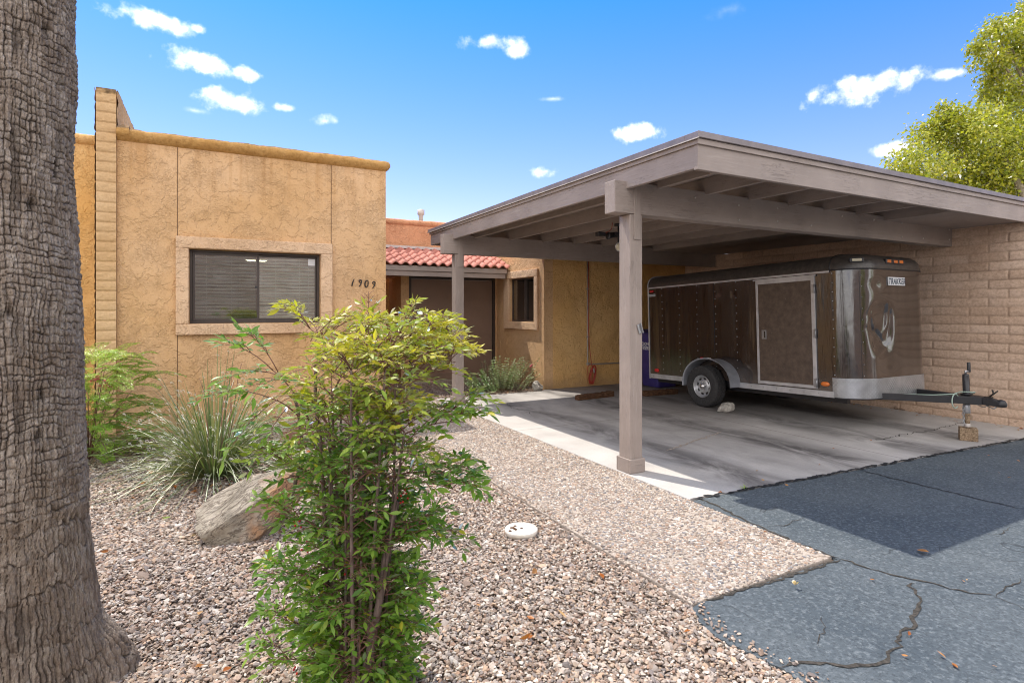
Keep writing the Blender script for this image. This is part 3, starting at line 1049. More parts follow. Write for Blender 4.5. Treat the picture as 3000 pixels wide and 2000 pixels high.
# ------------------------------------------------------------------ party wall and house
pw_ = thing('party_wall', 'pale slump block wing wall rising above the roof beside the palm trunk', 'wall', (-1.01, 9, 0))
setparent(brick_sheet('block_face', (-1.102, 7.515, -0.02), (1, 0, 0), (0, 0, 1), (0, -1, 0), 0.18, 3.83, 0.4, 0.108, 0.009, MT['pale_block'], None, False, 31, depth=0.010, stain_top=0.05), pw_)
setparent(brick_sheet('block_side', (-0.917, 7.515, 3.3), (0, 1, 0), (0, 0, 1), (1, 0, 0), 4.0, 0.51, 0.405, 0.108, 0.015, MT['pale_block'], None, True, 32, depth=0.004, stain_top=0.02, rough=0.02), pw_)
setparent(brick_sheet('block_side', (-1.105, 11.5, -0.02), (0, -1, 0), (0, 0, 1), (-1, 0, 0), 3.985, 3.83, 0.405, 0.108, 0.02, MT['pale_block'], None, True, 33, depth=0.006), pw_)
setparent(MB().box(-1.10, -0.922, 7.518, 13.9, -0.08, 3.805).build('wall_core', MT['pale_block']), pw_)

FY = 7.55
OX0, OX1, OZ0, OZ1 = -0.225, 1.235, 1.235, 2.105
house = thing('house', 'single storey peach stucco house with flat roof, red tile porch and number 1909', 'house', (2, 9, 0))


def H(o):
    return setparent(o, house)


fw = MB()
y0, y1 = FY, FY + 0.2
fw.box(-0.92, OX0, y0, y1, -0.08, 3.30)
fw.box(OX1, 2.09, y0, y1, -0.08, 3.30)
fw.box(OX0, OX1, y0, y1, -0.08, OZ0)
fw.box(OX0, OX1, y0, y1, OZ1, 3.30)
fw.box(1.89, 2.09, y1, 11.3, -0.08, 3.30)
fw.box(-0.92, 1.89, 13.0, 13.2, -0.08, 3.30)
front_wall = H(fw.build('front_wall', MT['stucco']))
H(MB().box(-0.92, 2.0, 7.76, 13.0, 3.12, 3.26).build('flat_roof', MT['cement']))


def lumpy_sweep(path, prof, step, seed, amp):
    """sweep profile (outward, z) along a list of (x, y, nx, ny) stations with hand-trowelled lumps"""
    S = []
    for (a, b) in zip(path[:-1], path[1:]):
        L_ = math.hypot(b[0] - a[0], b[1] - a[1])
        n = max(1, int(L_ / step))
        for k in range(n):
            q = k / n
            S.append([a[i] + (b[i] - a[i]) * q for i in range(4)])
    S.append(path[-1])
    rows = []
    for i, (x, y, nx_, ny_) in enumerate(S):
        l = math.hypot(nx_, ny_) or 1
        row = []
        for j, (o, z) in enumerate(prof):
            d = mnoise.noise(Vector((x * 4 + seed, y * 4, z * 5))) * amp + mnoise.noise(Vector((x * 17 + seed, y * 17, z * 15 + j))) * amp * 0.6
            k = 0.3 if j in (0, len(prof) - 1) else 1.0
            row.append((x + nx_ / l * (o + d * k), y + ny_ / l * (o + d * k), z + d * k * 0.8))
        rows.append(row)
    m = MB().grid(rows)
    m.add(rows[0], [tuple(range(len(prof)))])
    m.add(rows[-1], [tuple(range(len(prof)))])
    return m


t = NT('parapet_top')
p_ = t.pos()
n_ = t.noise(p_, 22.0, 5, 0.7)
n_b = t.noise(p_, 3.0, 5, 0.6)
zz = t.sep(p_)[2]
topm = t.ramp(t.ma('ADD', t.ma('SUBTRACT', zz, 3.385), t.ma('MULTIPLY', t.ma('SUBTRACT', n_, 0.5), 0.09)), [(0.0, 0.0), (0.012, 1.0)])
c_ = t.ramp(n_b, [(0.3, (0.50, 0.27, 0.085)), (0.7, (0.60, 0.36, 0.14))])
c_ = t.mix(t.ramp(n_, [(0.35, 0.5), (0.55, 0.0)]), c_, (0.30, 0.15, 0.04))
c_ = t.mix(t.ma('MULTIPLY', topm, 0.8), c_, (0.17, 0.12, 0.08))
t.pbr(c_, 0.95, normal=t.bump(n_, 0.9, 0.015), spec=0.2)
MT['cap'] = t.m
CAPP = [(-0.02, 3.262), (0.012, 3.275), (0.045, 3.302), (0.068, 3.335), (0.072, 3.368), (0.052, 3.395), (0.01, 3.41), (-0.12, 3.415), (-0.2, 3.40), (-0.2, 3.2)]
H(lumpy_sweep([(-0.918, FY, 0, -1), (2.05, FY, 0, -1), (2.075, FY + 0.004, 0.4, -0.9), (2.088, FY + 0.018, 0.9, -0.4), (2.09, FY + 0.04, 1, 0), (2.09, 11.2, 1, 0)], CAPP, 0.025, 3.0, 0.012)
  .build('parapet_cap', MT['cap']))
# broken mortar lump at the left end of the cap
H(lumpy_sweep([(-0.915, FY - 0.01, 0, -1), (-0.80, FY - 0.01, 0, -1)], [(0.02, 3.30), (0.082, 3.33), (0.09, 3.38), (0.04, 3.425), (-0.1, 3.42)], 0.012, 9.0, 0.035).build('parapet_cap', MT['cap']))

sr = MB()
SX0, SX1, SZ0, SZ1 = -0.36, 1.38, 1.105, 2.245
yo, yi = FY - 0.060, FY + 0.03
sr.box(SX0, SX1, yo, FY - 0.001, OZ1 + 0.004, SZ1)
sr.box(SX0, SX1, yo, FY - 0.001, SZ0, OZ0 - 0.004)
sr.box(SX0, OX0 - 0.004, yo, FY - 0.001, OZ0 - 0.004, OZ1 + 0.004)
sr.box(OX1 + 0.004, SX1, yo, FY - 0.001, OZ0 - 0.004, OZ1 + 0.004)
H(sr.build('window_surround', MT['stucco_trim'], bevel=0.010))
cj = MT['joint'] = flat('joint_dark_brown', (0.16, 0.09, 0.045), 0.9)  # plain dark brown for the raised control joint strips
for x, zs in ((-0.345, ((0.0, SZ0 - 0.004), (SZ1 + 0.004, 3.28))), (1.372, ((0.0, SZ0 - 0.004), (SZ1 + 0.004, 3.28)))):
    for a, b in zs:
        H(MB().box(x - 0.0035, x + 0.0035, FY - 0.003, FY + 0.01, a, b).build('control_joint', cj))

# front window
FR = FY + 0.075


def bars(x0, x1, z0, z1, wd, ya, yb):
    m = MB()
    m.box(x0, x1, ya, yb, z1 - wd, z1)
    m.box(x0, x1, ya, yb, z0, z0 + wd)
    m.box(x0, x0 + wd, ya, yb, z0 + wd, z1 - wd)
    m.box(x1 - wd, x1, ya, yb, z0 + wd, z1 - wd)
    return m


win = H(bars(OX0 + 0.002, OX1 - 0.002, OZ0 + 0.002, OZ1 - 0.002, 0.026, FR - 0.03, FR + 0.05).build('window', MT['brown_metal'], bevel=0.003))


def W(o):
    o.parent = win
    return o


W(bars(OX0 + 0.030, 0.525, OZ0 + 0.030, OZ1 - 0.030, 0.026, FR - 0.018, FR + 0.004).build('sash', MT['brown_metal'], bevel=0.002))
W(bars(0.485, OX1 - 0.030, OZ0 + 0.030, OZ1 - 0.030, 0.022, FR + 0.010, FR + 0.032).build('sash', MT['brown_metal'], bevel=0.002))
W(MB().box(0.475, 0.50, FR - 0.032, FR - 0.018, 1.66, 1.69).build('latch', MT['black']))
W(MB().box(OX0 + 0.05, 0.505, FR - 0.008, FR - 0.005, OZ0 + 0.05, OZ1 - 0.05).build('glass_pane', MT['screen']))
W(MB().box(0.507, OX1 - 0.05, FR + 0.019, FR + 0.022, OZ0 + 0.05, OZ1 - 0.05).build('glass_pane', MT['glass']))
W(MB().box(1.10, 1.19, FR + 0.0155, FR + 0.0175, 1.965, 2.05).build('sticker', MT['plate']))
bl = MB()
for k in range(20):
    z = OZ0 + 0.03 + k * 0.0425
    M = Matrix.Translation((0.505, FR + 0.085, z)) @ Matrix.Rotation(R(32), 4, 'X')
    bl.box(-0.70, 0.70, -0.022, 0.022, -0.002, 0.002, M)
bl.box(-0.195, 1.205, FR + 0.06, FR + 0.11, OZ1 - 0.05, OZ1 - 0.01)
for x in (-0.05, 0.22, 0.72, 1.0, 1.11):
    bl.box(x - 0.003, x + 0.003, FR + 0.058, FR + 0.061, OZ0 + 0.01, OZ1 - 0.04)
W(bl.build('blind', MT['blind']))
rm = MB()
X0, X1, Y0, Y1, Z0, Z1 = -0.91, 1.88, FY + 0.21, 10.6, 0.02, 2.55
v = [(X0, Y0, Z0), (X1, Y0, Z0), (X1, Y1, Z0), (X0, Y1, Z0), (X0, Y0, Z1), (X1, Y0, Z1), (X1, Y1, Z1), (X0, Y1, Z1)]
rm.add(v, [(0, 1, 2, 3), (4, 7, 6, 5), (1, 5, 6, 2), (2, 6, 7, 3), (3, 7, 4, 0)])
H(rm.build('room_interior', MT['plaster']))
t = NT('lit_lamp_bowl')
e = t.n('ShaderNodeEmission')
e.inputs[0].default_value = (1, 0.86, 0.62, 1)
e.inputs[1].default_value = 2.2
t.L(e.outputs[0], t.out.inputs[0])
H(MB().lathe([(0.005, 0.0), (0.10, 0.015), (0.16, 0.05), (0.165, 0.055)], Matrix.Translation((0.62, 9.6, 2.12)), 20).build('lamp_bowl', t.m))
H(MB().tube([(0.62, 9.6, 2.17), (0.62, 9.6, 2.55)], 0.01, 6).build('lamp_rod', MT['black']))


# 1909 in handwritten metal numerals, stepping down to the right
def digit(strokes, x, z):
    m = MB()
    for s in strokes:
        pts, rr = [], []
        n = len(s)
        dense = []
        for i in range(n - 1):
            p0, p1, p2, p3 = s[max(i - 1, 0)], s[i], s[i + 1], s[min(i + 2, n - 1)]
            for k in range(5):
                q = k / 5
                dense.append([0.5 * ((2 * p1[j]) + (-p0[j] + p2[j]) * q + (2 * p0[j] - 5 * p1[j] + 4 * p2[j] - p3[j]) * q * q + (-p0[j] + 3 * p1[j] - 3 * p2[j] + p3[j]) * q ** 3) for j in range(3)])
        dense.append(list(s[-1]))
        for a, b, r_ in dense:
            pts.append((x + a * 0.1, FY - 0.009, z + b * 0.1))
            rr.append(r_ * 0.125)
        m.tube(pts, rr, 8)
    return m


ONE = [[(0.20, 0.98, 0.03), (0.10, 0.75, 0.05), (-0.02, 0.42, 0.07), (-0.10, 0.0, 0.06)]]
NINE = [[(0.10, 0.62, 0.04), (0.02, 0.74, 0.05), (0.12, 0.90, 0.055), (0.30, 0.90, 0.06), (0.36, 0.72, 0.06), (0.26, 0.55, 0.05), (0.10, 0.60, 0.045)],
        [(0.35, 0.74, 0.06), (0.28, 0.42, 0.06), (0.12, 0.16, 0.05), (0.0, 0.0, 0.035)]]
ZERO = [[(0.28, 0.90, 0.045), (0.10, 0.78, 0.06), (0.0, 0.40, 0.07), (0.06, 0.08, 0.06), (0.22, 0.02, 0.05), (0.38, 0.25, 0.055), (0.44, 0.65, 0.055), (0.38, 0.88, 0.045), (0.28, 0.90, 0.045)]]
for s, x, z in ((ONE, 1.645, 1.707), (NINE, 1.725, 1.700), (ZERO, 1.805, 1.698), (NINE, 1.905, 1.682)):
    H(digit(s, x, z).build('house_number', MT['iron']))

# entry: side wall with a small window
SXW = 5.15
WY0, WY1, WZ0, WZ1 = 8.75, 9.73, 1.17, 1.99
sw = MB()
sw.box(SXW, SXW + 0.18, 8.45, WY0, -0.08, 3.0)
sw.box(SXW, SXW + 0.18, WY1, 10.7, -0.08, 3.0)
sw.box(SXW, SXW + 0.18, WY0, WY1, -0.08, WZ0)
sw.box(SXW, SXW + 0.18, WY0, WY1, WZ1, 3.0)
H(sw.build('side_wall', MT['stucco']))
H(MB().box(SXW + 0.18, 8.62, 8.45, 8.65, -0.08, 3.0).build('carport_wall', MT['stucco_gold']))
tr = MB()
xo = SXW - 0.042
tr.box(xo, SXW - 0.001, WY0 - 0.12, WY1 + 0.2, WZ1 + 0.003, WZ1 + 0.14)
tr.box(xo, SXW - 0.001, WY0 - 0.12, WY1 + 0.2, WZ0 - 0.14, WZ0 - 0.003)
tr.box(xo, SXW - 0.001, WY0 - 0.12, WY0 - 0.003, WZ0 - 0.003, WZ1 + 0.003)
tr.box(xo, SXW - 0.001, WY1 + 0.003, WY1 + 0.2, WZ0 - 0.003, WZ1 + 0.003)
H(tr.build('window_surround', MT['stucco_trim'], bevel=0.008))
sm2 = MB()
xa, xb, wd = SXW + 0.05, SXW + 0.10, 0.03
sm2.box(xa, xb, WY0 + 0.001, WY1 - 0.001, WZ1 - wd, WZ1 - 0.001)
sm2.box(xa, xb, WY0 + 0.001, WY1 - 0.001, WZ0 + 0.001, WZ0 + wd)
sm2.box(xa, xb, WY0 + 0.001, WY0 + wd, WZ0 + wd, WZ1 - wd)
sm2.box(xa, xb, WY1 - wd, WY1 - 0.001, WZ0 + wd, WZ1 - wd)
sm2.box(xa - 0.008, xb - 0.001, 9.19, 9.23, WZ0 + wd, WZ1 - wd)
w2 = H(sm2.build('window', MT['brown_metal']))
for a, b, mm, xx_ in ((WY0 + wd, 9.195, 'glass', xa + 0.028), (9.225, WY1 - wd, 'screen', xa + 0.014)):
    o = MB().box(xx_, xx_ + 0.003, a, b, WZ0 + wd, WZ1 - wd).build('glass_pane', MT['glass'], w2)
bl = MB()
for k in range(19):
    M = Matrix.Translation((SXW + 0.112, 9.24, WZ0 + 0.02 + k * 0.0425)) @ Matrix.Rotation(R(-55), 4, 'Y')
    bl.box(-0.022, 0.022, -0.47, 0.47, -0.001, 0.001, M)
o = bl.build('blind', MT['blind'], w2)
rm = MB()
X0, X1, Y0, Y1, Z0, Z1 = SXW + 0.181, 8.0, 8.66, 10.69, 0.05, 2.5
v = [(X0, Y0, Z0), (X1, Y0, Z0), (X1, Y1, Z0), (X0, Y1, Z0), (X0, Y0, Z1), (X1, Y0, Z1), (X1, Y1, Z1), (X0, Y1, Z1)]
rm.add(v, [(0, 1, 2, 3), (4, 7, 6, 5), (0, 4, 5, 1), (1, 5, 6, 2), (2, 6, 7, 3)])
H(rm.build('room_interior', MT['plaster']))

# entry wall, door
EY = 10.3
ew = MB()
ew.box(3.14, 3.295, EY, 11.28, -0.08, 2.30)
ew.box(3.295, 5.115, EY, EY + 0.2, 2.035, 2.30)
ew.box(5.115, 5.149, EY, EY + 0.2, -0.08, 2.30)
H(ew.build('entry_wall', MT['stucco']))
H(MB().box(2.092, 3.139, 11.1, 11.28, -0.08, 2.60).build('entry_wall', MT['stucco_gold']))
dr = MB()
dr.box(3.297, 3.345, EY + 0.01, EY + 0.12, 0.0, 2.032)
dr.box(5.065, 5.113, EY + 0.01, EY + 0.12, 0.0, 2.032)
dr.box(3.345, 5.065, EY + 0.01, EY + 0.12, 1.985, 2.032)
door = H(dr.build('entry_door', MT['brown_metal'], bevel=0.003))
MI = Matrix.Translation(-Vector(house.location))
for a, b in ((3.348, 4.19), (4.20, 5.062)):
    o = MB().box(a, b, EY + 0.05, EY + 0.09, 0.03, 1.982).build('door_leaf', MT['door'], door, bevel=0.003)
MB().box(4.07, 4.115, EY + 0.035, EY + 0.05, 1.20, 1.28).build('lock_plate', MT['plate'], door)
hd = MB().lathe([(0.001, 0), (0.025, 0.005), (0.03, 0.03), (0.02, 0.05)], Matrix.Translation((4.09, EY + 0.035, 1.06)) @ Matrix.Rotation(R(90), 4, 'X'), 14)
o = hd.build('handle', MT['plate'], door)
H(MB().box(3.3, 5.113, EY - 0.04, EY + 0.2, -0.07, 0.028).build('door_step', MT['cement']))

# red tile porch roof
TY0, TY1, TZ0, TZ1 = 9.69, 10.62, 2.185, 2.56
NC = 5
rows = []
TX0, TX1 = 2.095, 5.135
xs = np.arange(TX0, TX1 + 1e-6, 0.0118)
til = MB()
slope = (TZ1 - TZ0) / (TY1 - TY0)
for k in range(NC):
    ya, yb = TY0 + (TY1 - TY0) * k / NC, TY0 + (TY1 - TY0) * (k + 1.12) / NC
    off = rng.uniform(-0.004, 0.004)
    R_ = []
    for q, lift, drop in ((0.0, 0.040, 0.024), (0.0, 0.040, 0.0), (0.5, 0.026, 0.0), (1.0, 0.012, 0.0)):
        y = ya + (yb - ya) * q
        z = TZ0 + (y - TY0) * slope + lift - drop
        row = []
        for x in xs:
            ph = ((x - TX0 + off) / 0.176) % 1.0
            tile_id = math.floor((x - TX0 + off) / 0.176)
            hb = 0.040 * math.sin(math.pi * ph / 0.68) if ph < 0.68 else -0.010 * math.sin(math.pi * (ph - 0.68) / 0.32)
            jit = (((tile_id * 7919 + k * 104729) % 97) / 97 - 0.5) * 0.008
            row.append((x, y + jit, z + hb + jit * 0.6))
        R_.append(row)
    til.grid(R_)
roof = H(til.build('tile_roof', MT['tile']))
ef = MB()
ef.box(2.092, 5.09, TY0 + 0.035, TY0 + 0.075, 2.095, 2.185)
ef.box(2.092, 5.06, TY0 + 0.055, TY0 + 0.094, 2.0, 2.093)
o = ef.build('eave_board', MT['wood_x'], roof, bevel=0.003)
o = MB().box(2.092, 5.145, TY0 + 0.076, EY - 0.001, 2.10, 2.115).build('soffit', MT['wood_x'], roof)
o = MB().box(2.095, 5.147, 10.60, 10.69, 2.585, 2.635).build('flashing', MT['drip'], roof)
H(MB().box(2.091, 8.48, 10.7, 10.9, 2.0, 3.10).build('upper_wall', MT['stucco_pink']))
H(lumpy_sweep([(2.1, 10.7, 0, -1), (8.4, 10.7, 0, -1)], [(-0.02, 3.04), (0.02, 3.06), (0.04, 3.10), (0.035, 3.14), (0.0, 3.16), (-0.2, 3.155), (-0.2, 3.0)], 0.04, 5.0, 0.010).build('parapet_cap', MT['stucco_pink']))
vt = MB()
vt.lathe([(0.045, 2.9), (0.045, 3.36), (0.05, 3.37), (0.05, 3.40), (0.075, 3.42), (0.075, 3.52), (0.04, 3.53), (0.01, 3.53)], Matrix.Translation((3.94, 11.5, 0)), 20)
H(vt.build('vent_pipe', MT['drip']))
cd = MB()
cd.tube([(6.065, 8.432, 2.55), (6.068, 8.432, 0.43), (6.075, 8.432, 0.405), (6.10, 8.432, 0.40), (7.4, 8.432, 0.385)], 0.0115, 8)
for z in (0.9, 1.78, 2.3):
    cd.box(6.045, 6.09, 8.418, 8.449, z - 0.012, z + 0.012)
cd.box(6.05, 6.095, 8.41, 8.449, 0.385, 0.43)
H(cd.build('conduit', MT['pvc']))

# neighbour to the left
nh = thing('neighbour_house', 'golden stucco house wall with rounded parapet seen between palm and wing wall', 'house', (-4, 8.3, 0))
setparent(MB().box(-9, -1.106, 8.2, 8.4, -0.08, 3.42).build('front_wall', MT['stucco_gold']), nh)
setparent(lumpy_sweep([(-9, 8.2, 0, -1), (-1.108, 8.2, 0, -1)], [(-0.02, 3.33), (0.02, 3.345), (0.05, 3.38), (0.05, 3.43), (0.02, 3.46), (-0.1, 3.475), (-0.2, 3.3)], 0.04, 8.0, 0.01).build('parapet_cap', MT['stucco_gold']), nh)

# red extension cord hung on the conduit
ec = thing('extension_cord', 'red extension cord hanging in a coil from the thin conduit', 'cord', (6.12, 8.40, 0.2))
m_ = MB()
m_.tube([(6.085, 8.425, 2.45), (6.088, 8.42, 1.6), (6.075, 8.41, 1.03), (6.088, 8.40, 0.72), (6.13, 8.395, 0.40)], 0.006, 6)
setparent(m_.build('lead', MT['red_cord']), ec)
m_ = MB()
for k in range(7):
    a = 0.055 + rng.uniform(-0.012, 0.03)
    b = 0.17 + rng.uniform(-0.03, 0.02)
    cx, cz = 6.135 + rng.uniform(-0.02, 0.02), 0.21 + rng.uniform(-0.02, 0.02)
    yv = 8.37 + rng.uniform(-0.02, 0.03)
    lean = rng.uniform(-0.03, 0.05)
    pts = [(cx + a * math.sin(q) * (1 + 0.2 * math.sin(2 * q + k)) + lean * math.cos(q), yv + 0.015 * math.sin(q + k), cz + b * math.cos(q)) for q in [2 * math.pi * i / 26 for i in range(27)]]
    m_.tube(pts, 0.0055, 6, cap=False)
setparent(m_.build('coil', MT['red_cord']), ec)
setparent(MB().tube([(6.145, 8.35, 0.33), (6.152, 8.345, 0.25)], 0.013, 8).build('plug', MT['drip']), ec)

# ------------------------------------------------------------------ carport
cp = thing('carport', 'brown painted wooden carport with flat roof on two posts sheltering the trailer', 'carport', (3.24, 3.83, 0))


def C(o):
    return setparent(o, cp)


RX0, RX1, RY0, RY1 = 3.10, 10.6, 2.955, 8.60
wx, wy, wz = MT['wood_x'], MT['wood_y'], MT['wood_z']
C(MB().box(3.152, 3.288, 3.765, 3.91, 0.0, 2.215).build('post', wz, bevel=0.006))
C(MB().box(3.150, 3.286, 7.655, 7.80, 0.0, 2.21).build('post', wz, bevel=0.006))
for x0, y0 in ((3.152, 3.765), (3.150, 7.655)):
    m = MB()
    x1, y1 = x0 + 0.136, y0 + 0.145
    e = 0.017
    m.box(x0 - e, x1 + e, y0 - e, y0 - 0.001, 0.001, 0.122)
    m.box(x0 - e, x1 + e, y1 + 0.001, y1 + e, 0.001, 0.122)
    m.box(x0 - e, x0 - 0.001, y0 - 0.001, y1 + 0.001, 0.001, 0.122)
    m.box(x1 + 0.001, x1 + e, y0 - 0.001, y1 + 0.001, 0.001, 0.122)
    C(m.build('post_base', wx, bevel=0.004))
    C(MB().box(x0 + 0.04, x0 + 0.112, y0 - 0.012, y0 + 0.01, 2.0 if y0 < 5 else 2.02, 2.47).build('post_strap', wz, bevel=0.002))
C(MB().box(2.985, 8.488, 3.758, 3.90, 2.218, 2.49).build('beam', wx, bevel=0.006))
C(MB().box(2.965, 8.488, 7.648, 7.79, 2.213, 2.495).build('beam', wx, bevel=0.006))
# carriage bolts on the front beam
m = MB()
for k in range(9):
    x = 3.9 + k * 0.56 + rng.uniform(-0.05, 0.05)
    for z in (2.28, 2.42):
        if rng.random() < 0.6:
            C(MB().lathe([(0.012, 0.0), (0.010, 0.004), (0.004, 0.006)], Matrix.Translation((x, 3.757, z + rng.uniform(-0.02, 0.02))) @ Matrix.Rotation(R(90), 4, 'X'), 10).build('bolt_head', MT['drip']))
for k in range(6):
    x = 3.45 + 0.587 * k
    C(MB().box(x, x + 0.04, RY0 + 0.042, RY1 - 0.042, 2.462, 2.614).build('rafter', wy, bevel=0.003))
C(MB().box(6.93, 6.970, RY0 + 0.042, RY1 - 0.042, 2.438, 2.614).build('rafter', wy, bevel=0.003))
C(MB().box(6.972, 8.485, RY0 + 0.042, RY1 - 0.042, 2.440, 2.456).build('soffit', wy))
C(MB().box(8.70, RX1 - 0.02, RY0 + 0.042, RY1 - 0.042, 2.440, 2.456).build('soffit', wy))
C(MB().box(RX0 + 0.002, RX1, RY0 + 0.002, RY1, 2.6165, 2.632).build('roof_deck', wy))
# fascia boards: front, left, back
C(MB().box(RX0, RX1, RY0, RY0 + 0.04, 2.412, 2.600).build('fascia', wx, bevel=0.004))
C(MB().box(RX0 + 0.004, RX0 + 0.044, RY0 + 0.0405, RY1 - 0.04, 2.425, 2.598).build('fascia', wy, bevel=0.004))
C(MB().box(RX0 + 0.01, RX1, RY1 - 0.04, RY1, 2.43, 2.598).build('fascia', wx, bevel=0.004))
C(MB().box(RX0 - 0.014, RX1, RY0 - 0.016, RY0 - 0.0005, 2.592, 2.632).build('trim_strip', wx, bevel=0.002))
C(MB().box(RX0 - 0.012, RX0 - 0.0005, RY0, RY1, 2.594, 2.630).build('trim_strip', wy, bevel=0.002))
m = MB()
m.box(RX0 - 0.030, RX1, RY0 - 0.034, RY0 + 0.10, 2.634, 2.680)
C(m.build('flashing', MT['flash'], bevel=0.003))
m = MB()
segs = [(RY0 + 0.101, 5.25), (5.255, 7.9), (7.905, RY1 + 0.03)]
for i, (a, b) in enumerate(segs):
    m.box(RX0 - 0.030 - 0.0015 * (i == 1), RX0 + 0.12, a, b, 2.634 - 0.001 * (i == 1), 2.680 + 0.002 * (i == 1))
m.box(RX0 + 0.121, RX1, RY1 - 0.08, RY1 + 0.03, 2.634, 2.678)
C(m.build('flashing', MT['flash'], bevel=0.003))
C(MB().box(RX0 - 0.034, RX0 - 0.024, RY0 - 0.036, RY1 + 0.03, 2.627, 2.6335).build('drip_edge', MT['drip']))
C(MB().box(RX0 + 0.122, RX1, RY0 + 0.101, RY1 - 0.081, 2.634, 2.655).build('roof_covering', MT['cement']))
# bent metal bracket on the near post
m = MB()
M = Matrix.Translation((3.250, 3.757, 1.235)) @ Matrix.Rotation(R(-18), 4, 'Y')
m.box(-0.018, 0.018, -0.004, 0.004, -0.042, 0.040, M)
m.box(0.012, 0.018, -0.020, -0.004, -0.042, 0.048, M)
for z in (-0.03, 0.025):
    m.lathe([(0.007, 0), (0.004, 0.004)], M @ Matrix.Translation((-0.004, -0.004, z)) @ Matrix.Rotation(R(90), 4, 'X'), 8)
C(m.build('bracket', MT['steel'], bevel=0.001))

# motion floodlight under the rafters
fl = thing('floodlight', 'black motion sensor floodlight with round glass lamp under the carport rafters', 'light', (4.33, 5.5, 2.3))
F = lambda o: setparent(o, fl)
F(MB().lathe([(0.05, 0.0), (0.05, 0.03), (0.02, 0.035)], Matrix.Translation((4.42, 5.5, 2.425)), 16).build('mount', MT['black']))
F(MB().box(4.09, 4.20, 5.46, 5.53, 2.285, 2.335).build('sensor', MT['black'], bevel=0.006))
m = MB()
m.lathe([(0.02, -0.07), (0.035, -0.06), (0.035, 0.05), (0.045, 0.06), (0.045, 0.075)], Matrix.Translation((4.33, 5.5, 2.31)) @ Matrix.Rotation(R(-100), 4, 'Y'), 16)
m.box(4.34, 4.43, 5.46, 5.54, 2.285, 2.345)
m.tube([(4.42, 5.5, 2.43), (4.42, 5.5, 2.2)], 0.010, 8)
F(m.build('lamp_holder', MT['black']))
LM = Matrix.Translation((4.40, 5.44, 2.165)) @ Matrix.Rotation(R(-40), 4, 'Z') @ Matrix.Rotation(R(100), 4, 'X')
F(MB().lathe([(0.02, -0.09), (0.03, -0.06), (0.058, -0.008), (0.060, 0.0), (0.054, 0.002)], LM, 20).build('lamp', MT['steel']))
F(MB().lathe([(0.0535, 0.001), (0.045, 0.010), (0.03, 0.017), (0.005, 0.02)], LM, 20).build('lens', MT['pale_lens']))
F(MB().tube([(4.20, 5.50, 2.325), (4.26, 5.49, 2.345), (4.31, 5.49, 2.385), (4.33, 5.50, 2.46)], 0.004, 6).build('wire', MT['red_cord']))

# ------------------------------------------------------------------ cargo trailer (own frame, nose slightly raised)
TILT = -R(1.8)
tr = thing('cargo_trailer', 'dark brown enclosed cargo trailer with dented nose parked under the carport', 'trailer', (7.17, 5.85, 0), rot=(TILT, 0, 0))
HW, YF, YS, YR = 0.75, -2.16, -1.84, 1.30
RC = 0.31


def outline(step=0.02):
    P = []
    n = int((YR - YS) / step)
    for k in range(n):
        P.append((-HW, YR + (YS - YR) * k / n, -1, 0))
    for k in range(26):
        a = math.pi / 2 * k / 25
        P.append((-HW + RC - RC * math.cos(a), YS - (YS - YF) * math.sin(a), -math.cos(a), -math.sin(a)))
    n = int((2 * HW - 2 * RC) / step)
    for k in range(1, n):
        P.append((-HW + RC + (2 * HW - 2 * RC) * k / n, YF, 0, -1))
    for k in range(26):
        a = math.pi / 2 * (1 - k / 25)
        P.append((HW - RC + RC * math.cos(a), YS - (YS - YF) * math.sin(a), math.cos(a), -math.sin(a)))
    n = 40
    for k in range(1, n + 1):
        P.append((HW, YS + (YR - YS) * k / n, 1, 0))
    return P


OUT = outline()


def body_disp(x, y, z, nx_):
    d = 0.0
    if x < -0.7 and y > YS:
        d += 0.0065 * mnoise.noise(Vector((y * 5.5, z * 0.9, 3))) + 0.002 * mnoise.noise(Vector((y * 14, z * 1.6, 9)))
        d += 0.0010 * math.cos((y - 0.98) * 2 * math.pi / 0.365) ** 9
        # dents ahead of and behind the wheel arch
        for dy, dz, dr, am in ((-0.58, 0.50, 0.10, 0.012), (-0.15, 1.55, 0.06, -0.008), (0.20, 0.42, 0.12, 0.008), (-0.42, 1.6, 0.05, 0.006)):
            q = ((y - dy) ** 2 + (z - dz) ** 2) / dr ** 2
            if q < 4:
                d -= am * math.exp(-q * 1.5)
    if y < YS + 0.02:
        d += 0.004 * mnoise.noise(Vector((x * 6, z * 0.8, 5)))
        # the crumpled dent on the nose: a broad hollow crossed by a few soft creases
        wob = mnoise.noise(Vector((x * 3.1, z * 2.7, 7.7))) * 0.10
        q = math.hypot((x + 0.34 + wob) / 0.27, (z - 1.14 - wob) / 0.35)
        if q < 1.6:
            k = 1 / (1 + math.exp((q - 0.86) / 0.09))
            d -= k * 0.045
            for cx, cz, ang, ln, wd_, am in ((-0.40, 1.33, 0.35, 0.24, 0.035, 0.020), (-0.22, 1.20, 1.2, 0.20, 0.03, -0.022), (-0.38, 1.02, -0.5, 0.24, 0.03, 0.022), (-0.28, 0.90, 0.75, 0.20, 0.028, -0.018), (-0.46, 1.18, 1.5, 0.22, 0.03, 0.014)):
                ux, uz = math.cos(ang), math.sin(ang)
                a, b = (x - cx) * ux + (z - cz) * uz, -(x - cx) * uz + (z - cz) * ux
                b += 0.05 * math.sin(a * 9 + cx * 20)
                d -= am * math.exp(-(a / ln) ** 2 * 2) * math.exp(-(b / wd_) ** 2)
        q = math.hypot((x + 0.42) / 0.10, (z - 1.62) / 0.06)
        d -= 0.018 * math.exp(-q * q)
        q = math.hypot((x + 0.22) / 0.22, (z - 0.72) / 0.13)
        d -= 0.014 * math.exp(-q * q)
    return d


